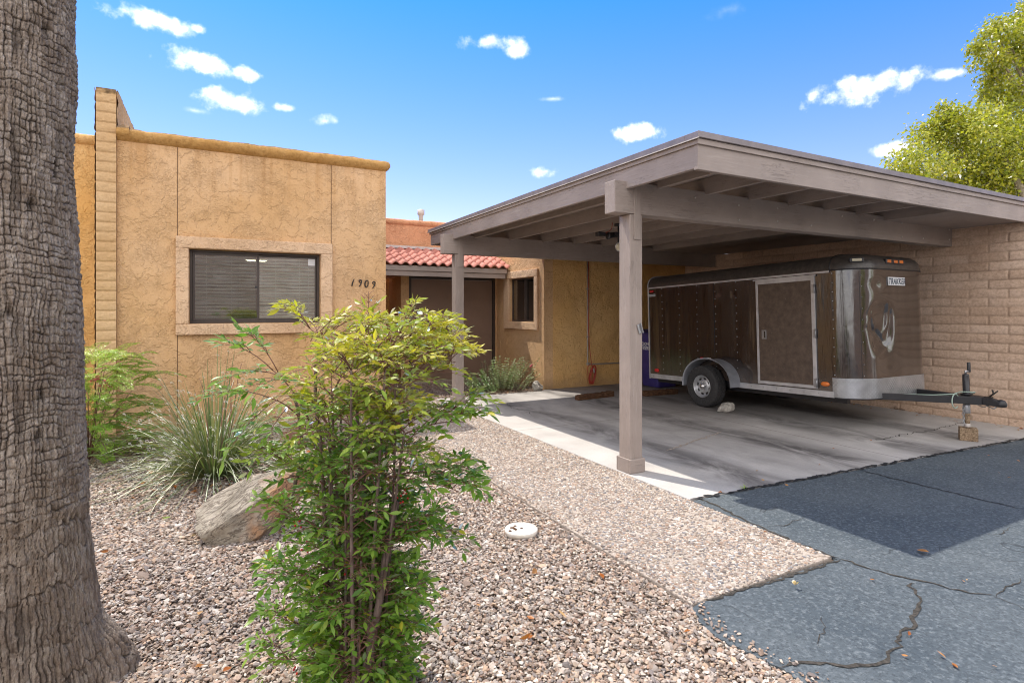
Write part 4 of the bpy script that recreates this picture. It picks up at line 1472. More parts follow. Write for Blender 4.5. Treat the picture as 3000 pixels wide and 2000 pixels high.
NZ = 80
rows = []
for i in range(NZ + 1):
    z = 0.386 + (1.80 - 0.386) * i / NZ
    row = []
    for x, y, nx_, ny_ in OUT:
        d = body_disp(x, y, z, nx_)
        row.append((x + nx_ * d, y + ny_ * d, z))
    rows.append(row)
mb = MB().grid(rows)
mb.add([(-HW, YR, 0.386), (HW, YR, 0.386), (HW, YR, 1.8), (-HW, YR, 1.8)], [(0, 1, 2, 3)])
body = mb.build('body', MT['skin'], tr)
# floor pan and frame rails
m = MB()
inner = [(p[0] * 0.985, p[1] * 0.985) for p in OUT[::6]] + [(HW * 0.985, YR * 0.985)]
m.prism(inner, 'z', 0.30, 0.384)
m.box(-0.62, -0.55, -1.9, 1.25, 0.24, 0.2995)
m.box(0.55, 0.62, -1.9, 1.25, 0.24, 0.2995)
m.box(-0.78, 0.78, -0.03, 0.03, 0.25, 0.299)
m.build('chassis', MT['black'], tr)

LV = [(0.0, 1.80), (0.002, 1.84), (0.013, 1.885), (0.042, 1.93), (0.092, 1.962), (0.17, 1.983), (0.29, 1.994)]


def loft(off, y_lo, y_hi, clip):
    P = OUT
    rows = []
    for d, z in LV:
        row = []
        for x, y, nx_, ny_ in P:
            q = d - off
            xx_, yy_ = x - nx_ * q, y - ny_ * q
            row.append((xx_, min(max(yy_, y_lo), y_hi), z + off * (d > 0.02)))
        rows.append(row)
    return rows


rows = loft(0.0, -9, YR, None)
# back edge of the roof leans in too: pull the rear points down the same profile
m = MB().grid(rows)
top = rows[-1]
cen = [(0, y, 2.006) for (x, y, z) in top]
m.grid([top, [(x * 0.5, max(y, YF + 0.45), 2.004) for x, y, z in top], [(0.0, max(y, YF + 0.6), 2.012) for x, y, z in top]])
for r0 in ([r[0] for r in rows] + [(-0.3, YR, 2.004), (0, YR, 2.012), (0.3, YR, 2.004)] + [r[-1] for r in rows][::-1],):
    m.add(r0, [tuple(range(len(r0)))])
m.build('roof', MT['roof_skin'], tr)
# moulded nose cap: the same shape a few millimetres proud, front part only
sel = [i for i, p in enumerate(OUT) if p[1] <= YS + 0.03]
rows = []
for d, z in LV:
    rows.append([(OUT[i][0] - OUT[i][2] * (d - 0.006), OUT[i][1] - OUT[i][3] * (d - 0.006), z + 0.005 * (d > 0.01)) for i in sel])
m = MB().grid(rows)
top = rows[-1]
m.grid([top, [(x * 0.6, min(max(y, YF + 0.42), YS), 2.010) for x, y, z in top], [(0.0, YS, 2.017) for x, y, z in top]])
m.build('nose_cap', MT['roof_skin'], tr)
seam = [r[0] for r in rows] + [(-0.3, YS + 0.02, 2.01), (0, YS + 0.02, 2.02), (0.3, YS + 0.02, 2.01)] + [r[-1] for r in rows][::-1]
m = MB().tube(seam, 0.008, 6)
m.tube([(OUT[i][0] + OUT[i][2] * 0.006, OUT[i][1] + OUT[i][3] * 0.006, 1.803) for i in sel], 0.008, 6)
m.build('cap_seam', MT['black'], tr)
sel2 = [i for i, p in enumerate(OUT) if p[1] <= YS + 0.01]
RIV = bpy.data.meshes.new('rivet')
_o = MB().lathe([(0.0085, -0.001), (0.0065, 0.003), (0.002, 0.0045)], None, 8).build('rivet', MT['steel'], None)
RIV = _o.data
bpy.data.objects.remove(_o)


def rivet(M):
    o = bpy.data.objects.new('rivet', RIV)
    COL.objects.link(o)
    o.parent = tr
    o.matrix_local = M



# trims
m = MB()
m.box(-HW - 0.016, -HW - 0.0045, YS + 0.02, YR + 0.004, 1.778, 1.802)
m.box(-HW - 0.013, -HW - 0.0045, YR - 0.018, YR + 0.006, 0.30, 1.777)
m.tube([(-HW - 0.008, YR, 1.80), (-HW - 0.006, YR, 1.85), (-HW + 0.01, YR, 1.90), (-HW + 0.045, YR, 1.942), (-HW + 0.10, YR, 1.972), (-HW + 0.2, YR, 1.992), (0, YR, 2.016), (HW - 0.1, YR, 1.972), (HW, YR, 1.85), (HW, YR, 0.4)], 0.011, 6)
m.build('trim', MT['alum'], tr, bevel=0.002)
m = MB()
m.box(-HW - 0.015, -HW + 0.0, 0.335, YR + 0.005, 0.312, 0.384)
m.build('bottom_rail', MT['alum'], tr, bevel=0.002)
m = MB().box(-HW - 0.015, -HW + 0.0, YS + 0.004, -0.495, 0.312, 0.384)
for k in range(16):
    y = YR - 0.1 - k * 0.19
    if -0.5 < y < 0.33:
        continue
    rivet(Matrix.Translation((-HW - 0.015, y, 0.35)) @ Matrix.Rotation(R(-90), 4, 'Y'))
m.build('bottom_rail', MT['alum'], tr, bevel=0.002)

# rivet rows
for y in (0.98, 0.61, 0.245, -0.105, -0.47, YS - 0.005, ):
    for k in range(13):
        z = 0.47 + k * 0.108
        if y == YS - 0.005:
            M = Matrix.Translation((-HW - 0.001, y, z)) @ Matrix.Rotation(R(-90), 4, 'Y')
        else:
            d = body_disp(-HW, y, z, -1)
            M = Matrix.Translation((-HW - d, y + rng.uniform(-0.002, 0.002), z)) @ Matrix.Rotation(R(-90), 4, 'Y')
        rivet(M)
m = MB()
m.box(-HW - 0.003, -HW + 0.01, -0.078, -0.074, 0.386, 1.777)
m.build('panel_seam', MT['black'], tr)
a_ = R(52)
sx_, sy_ = -HW + RC - RC * math.cos(a_), YS - (YS - YF) * math.sin(a_)
m = MB().tube([(sx_ - math.cos(a_) * (body_disp(sx_, sy_, z, -1) + 0.001), sy_ - math.sin(a_) * (body_disp(sx_, sy_, z, -1) + 0.001), z) for z in [0.4 + 0.02 * k for k in range(70)]], 0.0028, 5)
m.build('panel_seam', MT['black'], tr)
for k in range(11):
    z = 0.45 + 0.128 * k
    d = body_disp(sx_, sy_, z, -1) + 0.001
    rivet(Matrix.Translation((sx_ - math.cos(a_) * d + 0.014, sy_ - math.sin(a_) * d - 0.014, z)) @ Matrix.Rotation(-a_, 4, 'Z') @ Matrix.Rotation(R(-90), 4, 'Y'))

# side door
dx = -HW - 0.004
D0, D1, DZ0, DZ1 = -1.635, -0.805, 0.40, 1.752
m = MB()
fwid = 0.047
m.box(dx - 0.014, dx + 0.002, D0, D1, DZ1 - fwid, DZ1)
m.box(dx - 0.014, dx + 0.002, D0, D1, DZ0, DZ0 + fwid * 0.8)
m.box(dx - 0.014, dx + 0.002, D0, D0 + fwid, DZ0 + fwid * 0.8, DZ1 - fwid)
m.box(dx - 0.014, dx + 0.002, D1 - fwid * 0.7, D1, DZ0 + fwid * 0.8, DZ1 - fwid)
m.box(dx - 0.026, dx - 0.010, D0 - 0.02, D1 + 0.03, DZ1 + 0.0, DZ1 + 0.018)
for k in range(14):
    for yy_, zz_ in ((D0 + 0.012, DZ0 + 0.06 + k * 0.095), ):
        m.lathe([(0.006, 0), (0.004, 0.004)], Matrix.Translation((dx - 0.014, yy_, zz_)) @ Matrix.Rotation(R(-90), 4, 'Y'), 6)
for k in range(8):
    for zz_ in (DZ1 - 0.012, DZ0 + 0.012):
        m.lathe([(0.006, 0), (0.004, 0.004)], Matrix.Translation((dx - 0.014, D0 + 0.06 + k * 0.1, zz_)) @ Matrix.Rotation(R(-90), 4, 'Y'), 6)
door = m.build('door', MT['alum'], tr, bevel=0.002)
MB().box(dx - 0.010, dx, D0 + fwid + 0.001, D1 - fwid * 0.7 - 0.001, DZ0 + fwid * 0.8 + 0.001, DZ1 - fwid - 0.001).build('door_panel', MT['door_skin'], door)
m = MB()
m.box(dx - 0.020, dx - 0.0105, -0.955, -0.885, 0.985, 1.105)
m.build('latch_plate', MT['steel'], door, bevel=0.003)
m = MB()
m.box(dx - 0.024, dx - 0.0205, -0.945, -0.925, 1.0, 1.085)
m.build('latch_handle', MT['iron'], door, bevel=0.002)
for z in (0.47, 1.06, 1.60):
    m = MB().tube([(dx - 0.016, D0 + 0.002, z - 0.055), (dx - 0.016, D0 + 0.002, z + 0.055)], 0.009, 8)
    m.box(dx - 0.019, dx - 0.0145, D0 + 0.003, D0 + 0.035, z - 0.05, z + 0.05)
    m.build('hinge', MT['steel'], door)

# diamond plate guard round the nose
gz0, gz1 = 0.318, 0.545
sg = [i for i, p in enumerate(OUT) if p[1] <= YS + 0.025]
rows = [[(OUT[i][0] + OUT[i][2] * 0.009, OUT[i][1] + OUT[i][3] * 0.009, z) for i in sg] for z in (gz0, gz0 + 0.002, gz1 - 0.002, gz1)]
rows = [[(OUT[i][0] + OUT[i][2] * 0.001, OUT[i][1] + OUT[i][3] * 0.001, gz0) for i in sg]] + rows + [[(OUT[i][0] + OUT[i][2] * 0.001, OUT[i][1] + OUT[i][3] * 0.001, gz1) for i in sg]]
m = MB().grid(rows)
# raised lozenges
arc = [0.0]
for a, b in zip(sg[:-1], sg[1:]):
    arc.append(arc[-1] + math.hypot(OUT[a][0] - OUT[b][0], OUT[a][1] - OUT[b][1]))


def on_arc(s):
    s = min(max(s, 0), arc[-1] - 1e-4)
    j = max(k for k in range(len(arc)) if arc[k] <= s)
    j = min(j, len(sg) - 2)
    q = (s - arc[j]) / (arc[j + 1] - arc[j])
    A, B = OUT[sg[j]], OUT[sg[j + 1]]
    return [A[k] + (B[k] - A[k]) * q for k in range(4)]


pit = 0.022
for r_ in range(10):
    for c_ in range(int(arc[-1] / pit)):
        s, z = (c_ + 0.5) * pit, gz0 + 0.013 + r_ * 0.0222
        sg_ = 1 if (r_ + c_) % 2 else -1
        ring = []
        for ds, dz, h in ((-0.008, -0.008 * sg_, 0), (-0.0025, 0.0025 * sg_, 0), (0.008, 0.008 * sg_, 0), (0.0025, -0.0025 * sg_, 0), (0, 0, 0.0028)):
            x, y, nx_, ny_ = on_arc(s + ds)
            ring.append((x + nx_ * (0.0092 + h), y + ny_ * (0.0092 + h), z + dz))
        m.add(ring, [(0, 1, 4), (1, 2, 4), (2, 3, 4), (3, 0, 4)], False)
m.build('stone_guard', MT['steel'], tr)

# maker's plate on the nose
M = Matrix.Translation((-0.02, YF - 0.010, 1.665)) @ Matrix.Rotation(R(90), 4, 'X')
pl = MB()
pl.box(-0.175, 0.175, -0.048, 0.048, -0.006, 0.003, M)
plate = pl.build('name_plate', MT['plate'], tr)
text_mesh('TRAKKER', 0.098, MT['navy'], plate, 'lettering', M @ Matrix.Translation((0, -0.004, 0.0034)), 0.25, 0.0006, 0.0022, 0.80, 1.08)


def lens(name, m_, x, y, z, ry, rz, M=None, h=0.016, back=True):
    """oval lamp on the left flank"""
    P, n = [], 20
    mb = MB()
    rr = [(1.0, 0.0), (1.0, h * 0.6), (0.8, h), (0.3, h * 1.15)]
    rows = []
    for k_, h_ in rr:
        rows.append([(x - h_, y + ry * k_ * (abs(math.cos(2 * math.pi * i / n)) ** 0.7) * (1 if math.cos(2 * math.pi * i / n) > 0 else -1), z + rz * k_ * math.sin(2 * math.pi * i / n)) for i in range(n)])
    if M is not None:
        rows = [[M @ Vector(p) for p in r_] for r_ in rows]
    mb.grid(rows, closed=True)
    mb.add(rows[-1], [tuple(range(n))])
    return mb.build(name, m_, tr)


lens('marker_lamp', MT['red_lens'], -HW - 0.004, 1.215, 1.735, 0.045, 0.018)
lens('marker_lamp', MT['red_lens'], -HW - 0.004, 1.13, 0.445, 0.052, 0.028)
lens('marker_lamp', MT['amber'], -HW - 0.004, -1.73, 0.465, 0.052, 0.026)
lens('marker_lamp', MT['red_lens'], -HW - 0.004, 0.165, 0.688, 0.03, 0.012)
m = MB()
m.box(-HW - 0.008, -HW - 0.004, 1.13, 1.285, 1.652, 1.688)
lab = m.build('sticker', MT['plate'], tr)
m = MB()
for k in range(11):
    m.box(-HW - 0.009, -HW - 0.0083, 1.142 + k * 0.0125, 1.142 + k * 0.0125 + 0.008, 1.659, 1.681)
m.build('small_print', MT['iron'], lab)
lab = MB().box(-HW - 0.008, -HW - 0.004, 0.0, 0.075, 0.668, 0.695).build('sticker', MT['plate'], tr)
m = MB()
for k in range(5):
    m.box(-HW - 0.009, -HW - 0.0083, 0.008 + k * 0.0125, 0.008 + k * 0.0125 + 0.008, 0.674, 0.689)
m.build('small_print', MT['iron'], lab)
# clearance lamps on the nose cap
for x in (-0.155, -0.02, 0.10):
    m = MB().box(-0.038, 0.038, -0.016, 0.006, -0.018, 0.018, Matrix.Translation((x, YF + 0.004, 1.90)))
    m.build('clearance_lamp', MT['amber'], tr, bevel=0.005)
MB().box(-0.215, 0.17, YF - 0.006, YF + 0.05, 1.872, 1.928).build('lamp_recess', MT['black'], tr, bevel=0.006)
a_ = R(48)
M = Matrix.Translation((-HW + RC - RC * math.cos(a_), YS - (YS - YF) * math.sin(a_), 1.905)) @ Matrix.Rotation(-(math.pi / 2 - a_), 4, 'Z')
MB().box(-0.05, 0.05, -0.014, 0.01, -0.017, 0.017, M).build('clearance_lamp', MT['pale_lens'], tr, bevel=0.006)
MB().box(-0.075, 0.075, -0.006, 0.03, -0.028, 0.026, M).build('lamp_recess', MT['black'], tr, bevel=0.008)

# wheel
WR, WZ, WXC = 0.298, 0.297, -0.865
wheel = bpy.data.objects.new('wheel', None)
COL.objects.link(wheel)
wheel.parent = tr
wheel.location = (WXC, 0.0, WZ)
seg = 120
prof = [(0.150, -0.070), (0.165, -0.088), (0.205, -0.098), (0.250, -0.097), (0.278, -0.088), (0.291, -0.076), (0.297, -0.055), (0.2985, -0.052), (0.2985, -0.030), (0.2985, -0.027), (0.299, -0.002),
        (0.299, 0.002), (0.2985, 0.027), (0.2985, 0.030), (0.2985, 0.052), (0.297, 0.055), (0.291, 0.076), (0.278, 0.088), (0.250, 0.097), (0.205, 0.098), (0.165, 0.088), (0.150, 0.070)]
rows = []
for j, (r_, h_) in enumerate(prof):
    row = []
    for k in range(seg):
        a = 2 * math.pi * k / seg
        rr_ = r_
        if 5 <= j <= 16:
            blk = ((k + (j % 3)) % 3 == 0)
            rr_ = r_ - (0.007 if blk else 0.0)
            if j in (7, 10, 11, 14):
                rr_ -= 0.006
        row.append((-h_, rr_ * math.cos(a), rr_ * math.sin(a)))
    rows.append(row)
MB().grid(rows, closed=True, smooth=False).build('tyre', MT['rubber'], wheel)
RM = Matrix.Rotation(R(-90), 4, 'Y')
rim = MB().lathe([(0.150, -0.07), (0.156, 0.066), (0.160, 0.084), (0.152, 0.090), (0.144, 0.080), (0.136, 0.055), (0.122, 0.040), (0.098, 0.042), (0.080, 0.056), (0.062, 0.058), (0.055, 0.054), (0.03, 0.054)], RM, 48).build('rim', MT['silver'], wheel)
m = MB()
for k in range(8):
    M = Matrix.Rotation(2 * math.pi * (k + 0.3) / 8, 4, 'X') @ Matrix.Translation((-0.046, 0, 0.110))
    m.prism([(-0.018, -0.013), (0.018, -0.013), (0.024, 0.013), (-0.024, 0.013)], 'x', -0.002, 0.006)
    n = 8
    for i in range(n):
        m.v[-n + i] = tuple(M @ Vector(m.v[-n + i]))
m.build('rim_slots', MT['black'], wheel)
MB().lathe([(0.046, 0.05), (0.044, 0.085), (0.038, 0.092), (0.032, 0.094), (0.024, 0.088), (0.022, 0.096), (0.004, 0.097)], RM, 28).build('hub', MT['chrome'], wheel)
m = MB()
for k in range(5):
    M = Matrix.Rotation(2 * math.pi * k / 5, 4, 'X') @ RM @ Matrix.Translation((0.0, 0, 0))
    M = Matrix.Rotation(2 * math.pi * k / 5, 4, 'X') @ Matrix.Translation((0, 0, 0.062)) @ RM
    m.lathe([(0.010, 0.054), (0.010, 0.070), (0.005, 0.073)], M, 6)
m.build('lug_nut', MT['chrome'], wheel)
# far wheel
wb = MB().lathe([(0.10, -0.09), (0.2, -0.097), (0.27, -0.09), (0.298, -0.06), (0.298, 0.06), (0.27, 0.09), (0.2, 0.097), (0.10, 0.09)], Matrix.Translation((0.865, 0, WZ)) @ RM, 40).build('wheel', MT['rubber'], tr)
MB().tube([(-0.82, 0, 0.27), (0.82, 0, 0.27)], 0.03, 10).build('axle', MT['black'], tr)
# fender
for sgn in (-1, 1):
    ring = []
    n = 40
    for k in range(n + 1):
        a = math.pi * k / n
        y = -0.085 + 0.425 * math.cos(a)
        z = 0.285 + 0.385 * (max(0.0, math.sin(a)) ** 0.85) + (0.035 * (k / n))
        ring.append((y, z))
    nr = []
    for k in range(n + 1):
        y0_, z0_ = ring[max(0, k - 1)]
        y1_, z1_ = ring[min(n, k + 1)]
        l = math.hypot(y1_ - y0_, z1_ - z0_)
        nr.append(((z1_ - z0_) / l, -(y1_ - y0_) / l))
    xs_ = (sgn * 0.752, sgn * 0.955, sgn * 0.968, sgn * 0.972)
    dn = (0.0, 0.0, -0.006, -0.020)
    rows = [[(xx_, ring[k][0] - nr[k][0] * d_ * -1, ring[k][1] - nr[k][1] * d_ * -1) for k in range(n + 1)] for xx_, d_ in zip(xs_, (0.0, 0.0, 0.006, 0.022))]
    rows2 = [[(xx_, ring[k][0] + nr[k][0] * d_, ring[k][1] + nr[k][1] * d_) for k in range(n + 1)] for xx_, d_ in zip(xs_[::-1], (0.022, 0.008, 0.004, 0.004))]
    MB().grid(rows + rows2).build('fender', MT['fender'], tr)

# tongue, coupler, jack
m = MB()
for sgn in (-1, 1):
    a, b = Vector((sgn * 0.56, -1.7, 0.295)), Vector((sgn * 0.045, -2.93, 0.310))
    d = (b - a).normalized()
    sd = Vector((-d.y, d.x, 0)).normalized() * 0.026
    u = Vector((0, 0, 0.075))
    q = [a - sd, a + sd, b + sd, b - sd]
    m.add(q + [p + u for p in q], [(0, 1, 2, 3), (4, 5, 6, 7), (0, 1, 5, 4), (1, 2, 6, 5), (2, 3, 7, 6), (3, 0, 4, 7)])
m.add([(-0.15, -2.72, 0.308), (0.15, -2.72, 0.308), (0.06, -2.98, 0.308), (-0.06, -2.98, 0.308), (-0.15, -2.72, 0.390), (0.15, -2.72, 0.390), (0.06, -2.98, 0.388), (-0.06, -2.98, 0.388)],
      [(0, 1, 2, 3), (4, 5, 6, 7), (0, 1, 5, 4), (1, 2, 6, 5), (2, 3, 7, 6), (3, 0, 4, 7)])
m.build('tongue', MT['black'], tr, bevel=0.004)
m = MB()
m.prism([(-2.90, 0.315), (-3.14, 0.300), (-3.14, 0.345), (-3.07, 0.375), (-2.90, 0.395)], 'x', -0.045, 0.045)
m.lathe([(0.045, 0.0), (0.052, 0.03), (0.035, 0.065), (0.01, 0.075)], Matrix.Translation((0, -3.12, 0.300)), 18)
m.build('coupler', MT['black'], tr, bevel=0.006)
m = MB()
m.box(-0.018, 0.018, -3.05, -2.98, 0.378, 0.395)
m.tube([(0, -3.02, 0.39), (0.0, -3.06, 0.43), (0.0, -3.05, 0.47)], 0.009, 6)
m.tube([(0.012, -3.04, 0.41), (0.02, -3.09, 0.46)], 0.007, 6)
m.build('coupler_latch', MT['iron'], tr)
JY = -2.82
m = MB()
m.lathe([(0.028, 0.20), (0.028, 0.395), (0.055, 0.398), (0.055, 0.408), (0.031, 0.41), (0.031, 0.60), (0.029, 0.615), (0.012, 0.62)], Matrix.Translation((0, JY, 0)), 20)
jk = m.build('jack', MT['black'], tr)
MB().lathe([(0.0295, 0.20), (0.031, 0.27), (0.029, 0.305)], Matrix.Translation((0, JY, 0)), 20).build('collar', MT['alum'], jk)
MB().lathe([(0.024, 0.045), (0.024, 0.2)], Matrix.Translation((0, JY, 0)), 20).build('ram', MT['timber'], jk)
MB().lathe([(0.030, 0.052), (0.030, 0.066), (0.026, 0.075), (0.026, 0.09)], Matrix.Translation((0, JY, 0)), 18).build('foot', MT['drip'], jk)
m = MB().tube([(0, JY, 0.62), (0, JY, 0.652), (0.02, JY, 0.648), (0.07, JY, 0.636)], 0.011, 8)
m.build('crank', MT['steel'], jk)
MB().lathe([(0.016, 0.635), (0.017, 0.65), (0.017, 0.735), (0.012, 0.74)], Matrix.Translation((0.072, JY, 0)), 14).build('crank_grip', MT['black'], jk)
m = MB()
m.tube([(-0.30, -2.35, 0.375), (-0.2, -2.6, 0.385), (-0.10, -2.74, 0.40), (-0.06, -2.80, 0.43), (0.0, -2.90, 0.43), (0.05, -2.86, 0.41), (0.02, -2.77, 0.41)], 0.006, 6)
pts = []
for k in range(22):
    a = math.pi * (0.2 + 1.5 * k / 21)
    pts.append((-0.19 + 0.07 * math.cos(a), -2.80, 0.34 + 0.075 * math.sin(a)))
m.tube(pts, 0.006, 6)
m.build('cable', MT['tank'], tr)
m = MB()
for k in range(8):
    M = Matrix.Translation((-0.052, JY + 0.01, 0.27 - 0.026 * k)) @ Matrix.Rotation(R(90 * (k % 2)), 4, 'Z')
    ring = [M @ Vector((0.010 * math.cos(2 * math.pi * i / 12), 0, 0.018 * math.sin(2 * math.pi * i / 12))) for i in range(13)]
    m.tube(ring, 0.0035, 5, cap=False)
m.build('safety_chain', MT['steel'], tr)
m = MB()
m.tube([(0.02, -2.9, 0.30), (0.05, -2.94, 0.275), (0.02, -2.98, 0.285), (-0.01, -3.0, 0.30)], 0.005, 6)
m.tube([(0.0, -3.0, 0.30), (0.01, -3.05, 0.27), (0.0, -3.08, 0.295)], 0.006, 6)
m.build('wire', MT['steel'], tr)

# the block under the jack
bk = MB().box(-0.078, 0.078, -0.078, 0.078, 0.0, 0.131).build('wood_block', MT['timber'], None, bevel=0.006)
bk.location, bk.rotation_euler = (7.175, 3.03, 0.0005), (0, 0, R(28))
tag(bk, 'weathered grey timber block standing under the trailer jack', 'wood block')
for (x0, y0, x1, y1), lb in (((4.98, 7.20, 5.72, 7.27), 'scorched parking stop timber lying half in sunlight on the slab'),
                             ((6.17, 7.04, 6.83, 6.98), 'scorched parking stop timber lying in shade before the blue bin')):
    L_ = math.hypot(x1 - x0, y1 - y0)
    m = MB()
    rows = []
    for k in range(25):
        q = k / 24
        r_ = [(-0.045, 0.0), (0.045, 0.0), (0.047, 0.05), (0.042, 0.082), (-0.040, 0.085), (-0.047, 0.05)]
        rows.append([(L_ * (q - 0.5) + rng.uniform(-.003, .003), a + rng.uniform(-0.005, 0.005), max(0.001, b + (rng.uniform(-0.008, 0.006) if b > 0.01 else 0))) for a, b in r_])
    m.grid(rows, closed=True, smooth=False)
    m.add(rows[0], [tuple(range(6))])
    m.add(rows[-1], [tuple(range(6))])
    o = m.build('parking_stop', MT['burnt'])
    o.location, o.rotation_euler = ((x0 + x1) / 2, (y0 + y1) / 2, 0.0005), (0, 0, math.atan2(y1 - y0, x1 - x0))
    tag(o, lb, 'timber', 'parking stop timbers on the slab')

# recycling bin
bn = thing('recycling_bin', 'indigo wheeled recycling bin standing behind the trailer by the stucco wall', 'bin', (7.2, 7.9, 0))
Bp = lambda o: setparent(o, bn)


def ring_rect(x0, x1, y0, y1, z, r=0.05):
    P = []
    for cx, cy, a0 in ((x1 - r, y1 - r, 0), (x0 + r, y1 - r, 90), (x0 + r, y0 + r, 180), (x1 - r, y0 + r, 270)):
        for k in range(6):
            a = R(a0 + 18 * k)
            P.append((cx + r * math.cos(a), cy + r * math.sin(a), z))
    return P


rows = [ring_rect(7.0, 7.44, 7.60, 8.02, 0.015), ring_rect(6.99, 7.45, 7.595, 8.03, 0.05), ring_rect(6.965, 7.47, 7.575, 8.06, 0.60), ring_rect(6.962, 7.473, 7.573, 8.22, 0.66), ring_rect(6.945, 7.49, 7.555, 8.25, 0.93),
        ring_rect(6.925, 7.51, 7.535, 8.27, 0.935), ring_rect(6.925, 7.51, 7.535, 8.27, 0.975)]
m = MB().grid(rows, closed=True)
m.add(rows[0], [tuple(range(24))])
m.add(rows[-1], [tuple(range(24))])
b_ = Bp(m.build('body', MT['bin']))
b_.modifiers.new('es', 'EDGE_SPLIT').split_angle = R(35)
rows = [ring_rect(6.915, 7.52, 7.525, 8.29, 0.977), ring_rect(6.915, 7.52, 7.525, 8.29, 0.99), ring_rect(6.96, 7.475, 7.57, 8.25, 1.025), ring_rect(7.05, 7.38, 7.66, 8.16, 1.035)]
m = MB().grid(rows, closed=True)
m.add(rows[-1], [tuple(range(24))])
l_ = Bp(m.build('lid', MT['bin_lid']))
l_.modifiers.new('es', 'EDGE_SPLIT').split_angle = R(35)
for x in (6.955, 7.48):
    Bp(MB().lathe([(0.03, -0.03), (0.118, -0.028), (0.125, -0.015), (0.125, 0.015), (0.118, 0.028), (0.03, 0.03)], Matrix.Translation((x, 8.16, 0.126)) @ Matrix.Rotation(R(90), 4, 'Y'), 28).build('wheel', MT['black']))
Bp(MB().tube([(6.93, 8.31, 0.96), (7.5, 8.31, 0.96)], 0.016, 8).build('handle', MT['bin_lid']))
TM = lambda yy_, zz_, xx_: Matrix.Translation((xx_, yy_, zz_)) @ Matrix.Rotation(R(-90), 4, 'Z') @ Matrix.Rotation(R(90), 4, 'X')
for s, sz_, yy_, zz_, xx_ in (('TUCSON', 0.075, 7.945, 0.775, 6.953), ('recycling', 0.055, 7.90, 0.725, 6.956), ('791-3171', 0.055, 7.90, 0.685, 6.9585)):
    Bp(text_mesh(s, sz_, MT['plate'], None, 'lettering', TM(yy_, zz_, xx_), 0, 0.001, 0.0015))

# white clean-out cover in the gravel
t = NT('cover_plastic')
p_ = t.pos(obj=True)
ch = t.n('ShaderNodeTexChecker')
t.L(p_, ch.inputs['Vector'])
ch.inputs['Scale'].default_value = 120
dn_ = t.noise(p_, 14.0, 5)
c_ = t.mix(t.ramp(dn_, [(0.4, 0.0), (0.75, 0.6)]), (0.80, 0.76, 0.68), (0.50, 0.42, 0.33))
t.pbr(c_, 0.5, normal=t.bump(ch.outputs['Fac'], 0.35, 0.002))
cv = thing('utility_cover', 'round white plastic clean-out cover set in gravel beside the walkway', 'cover', (1.735, 3.125, 0.004))
MB().lathe([(0.103, -0.02), (0.105, 0.006), (0.101, 0.0105), (0.02, 0.0125), (0.002, 0.0125)], None, 40).build('cover_plate', t.m, cv)
m = MB()
for x, y in ((-0.055, 0.03), (-0.02, 0.045), (0.0, -0.005), (-0.085, -0.01)):
    m.lathe([(0.011, 0.011), (0.010, 0.0142), (0.002, 0.0142)], Matrix.Translation((x, y, 0)), 10)
m.box(-0.055, -0.035, -0.02, 0.035, 0.0105, 0.0146)
m.build('cover_holes', MT['burnt'], cv)


# ------------------------------------------------------------------ rocks
def rock(name, size, seed, m_, loc, rot, sub=4, amp=0.22, cuts=7, strat=0.0, dr=(0.55, 0.85)):
    bm = bmesh.new()
    bmesh.ops.create_icosphere(bm, subdivisions=sub, radius=1.0)
    g = random.Random(seed)
    planes = []
    for k in range(cuts):
        n = Vector((g.gauss(0, 1), g.gauss(0, 1), g.gauss(0, 1))).normalized()
        planes.append((n, g.uniform(*dr)))
    for v in bm.verts:
        p = v.co.copy()
        for n, d in planes:
            q = p.dot(n)
            if q > d:
                p -= n * (q - d) * 0.92
        s = Vector((seed, seed * 2, 0))
        f = 1 + amp * 0.5 * mnoise.fractal(p * 1.6 + s, 1.0, 2.0, 4)
        p *= f
        if strat:
            st_ = math.sin((p.z * 9 + p.y * 3 + mnoise.noise(p * 2 + s) * 2.5))
            p += Vector((0, p.y, p.z)).normalized() * strat * (abs(st_) ** 0.4 * (1 if st_ > 0 else -1))
        p += v.co * (amp * 0.12 * mnoise.noise(p * 9 + s))
        v.co = Vector((p.x * size[0], p.y * size[1], p.z * size[2]))
    me = bpy.data.meshes.new(name)
    bm.to_mesh(me)
    bm.free()
    me.materials.append(m_)
    o = bpy.data.objects.new(name, me)
    o.location, o.rotation_euler = loc, rot
    COL.objects.link(o)
    return o


bo = rock('boulder', (0.60, 0.235, 0.215), 5, MT['rock'], (0.29, 3.96, 0.17), (R(14), R(-27), R(6)), 5, 0.10, 15, 0.018, (0.48, 0.74))
tag(bo, 'large tan and rust streaked boulder leaning in gravel behind the leafy shrub', 'rock')
b2 = rock('split_slab', (0.28, 0.10, 0.055), 27, MT['rock'], (-0.28, 0.09, -0.075), (R(6), R(-4), R(-3)), 4, 0.10, 12, 0.015, (0.5, 0.75))
b2.parent = bo
tag(rock('wheel_chock_rock', (0.155, 0.09, 0.072), 9, MT['pale_rock'], (6.24, 5.44, 0.058), (0, 0, R(-8)), 4, 0.3, 8, 0.02), 'pale stone wedged in front of the trailer wheel', 'rock')
tag(rock('corner_rock', (0.125, 0.10, 0.105), 12, MT['pale_rock'], (4.99, 8.42, 0.06), (0, 0, 0.4), 4, 0.3, 8), 'small grey rock at the stucco corner beside the sage bush', 'rock')
tag(rock('red_rock', (0.17, 0.13, 0.15), 15, MT['red_rock'], (0.78, 6.15, 0.09), (0, 0.2, 0.4), 4, 0.3, 8), 'reddish brown rock in gravel before the house wall', 'rock')
tag(rock('dark_rock', (0.10, 0.08, 0.08), 19, MT['red_rock'], (1.02, 6.55, 0.05), (0, 0, 1.0), 4, 0.3, 8), 'small dark rock by the house wall right of the reddish rock', 'rock')

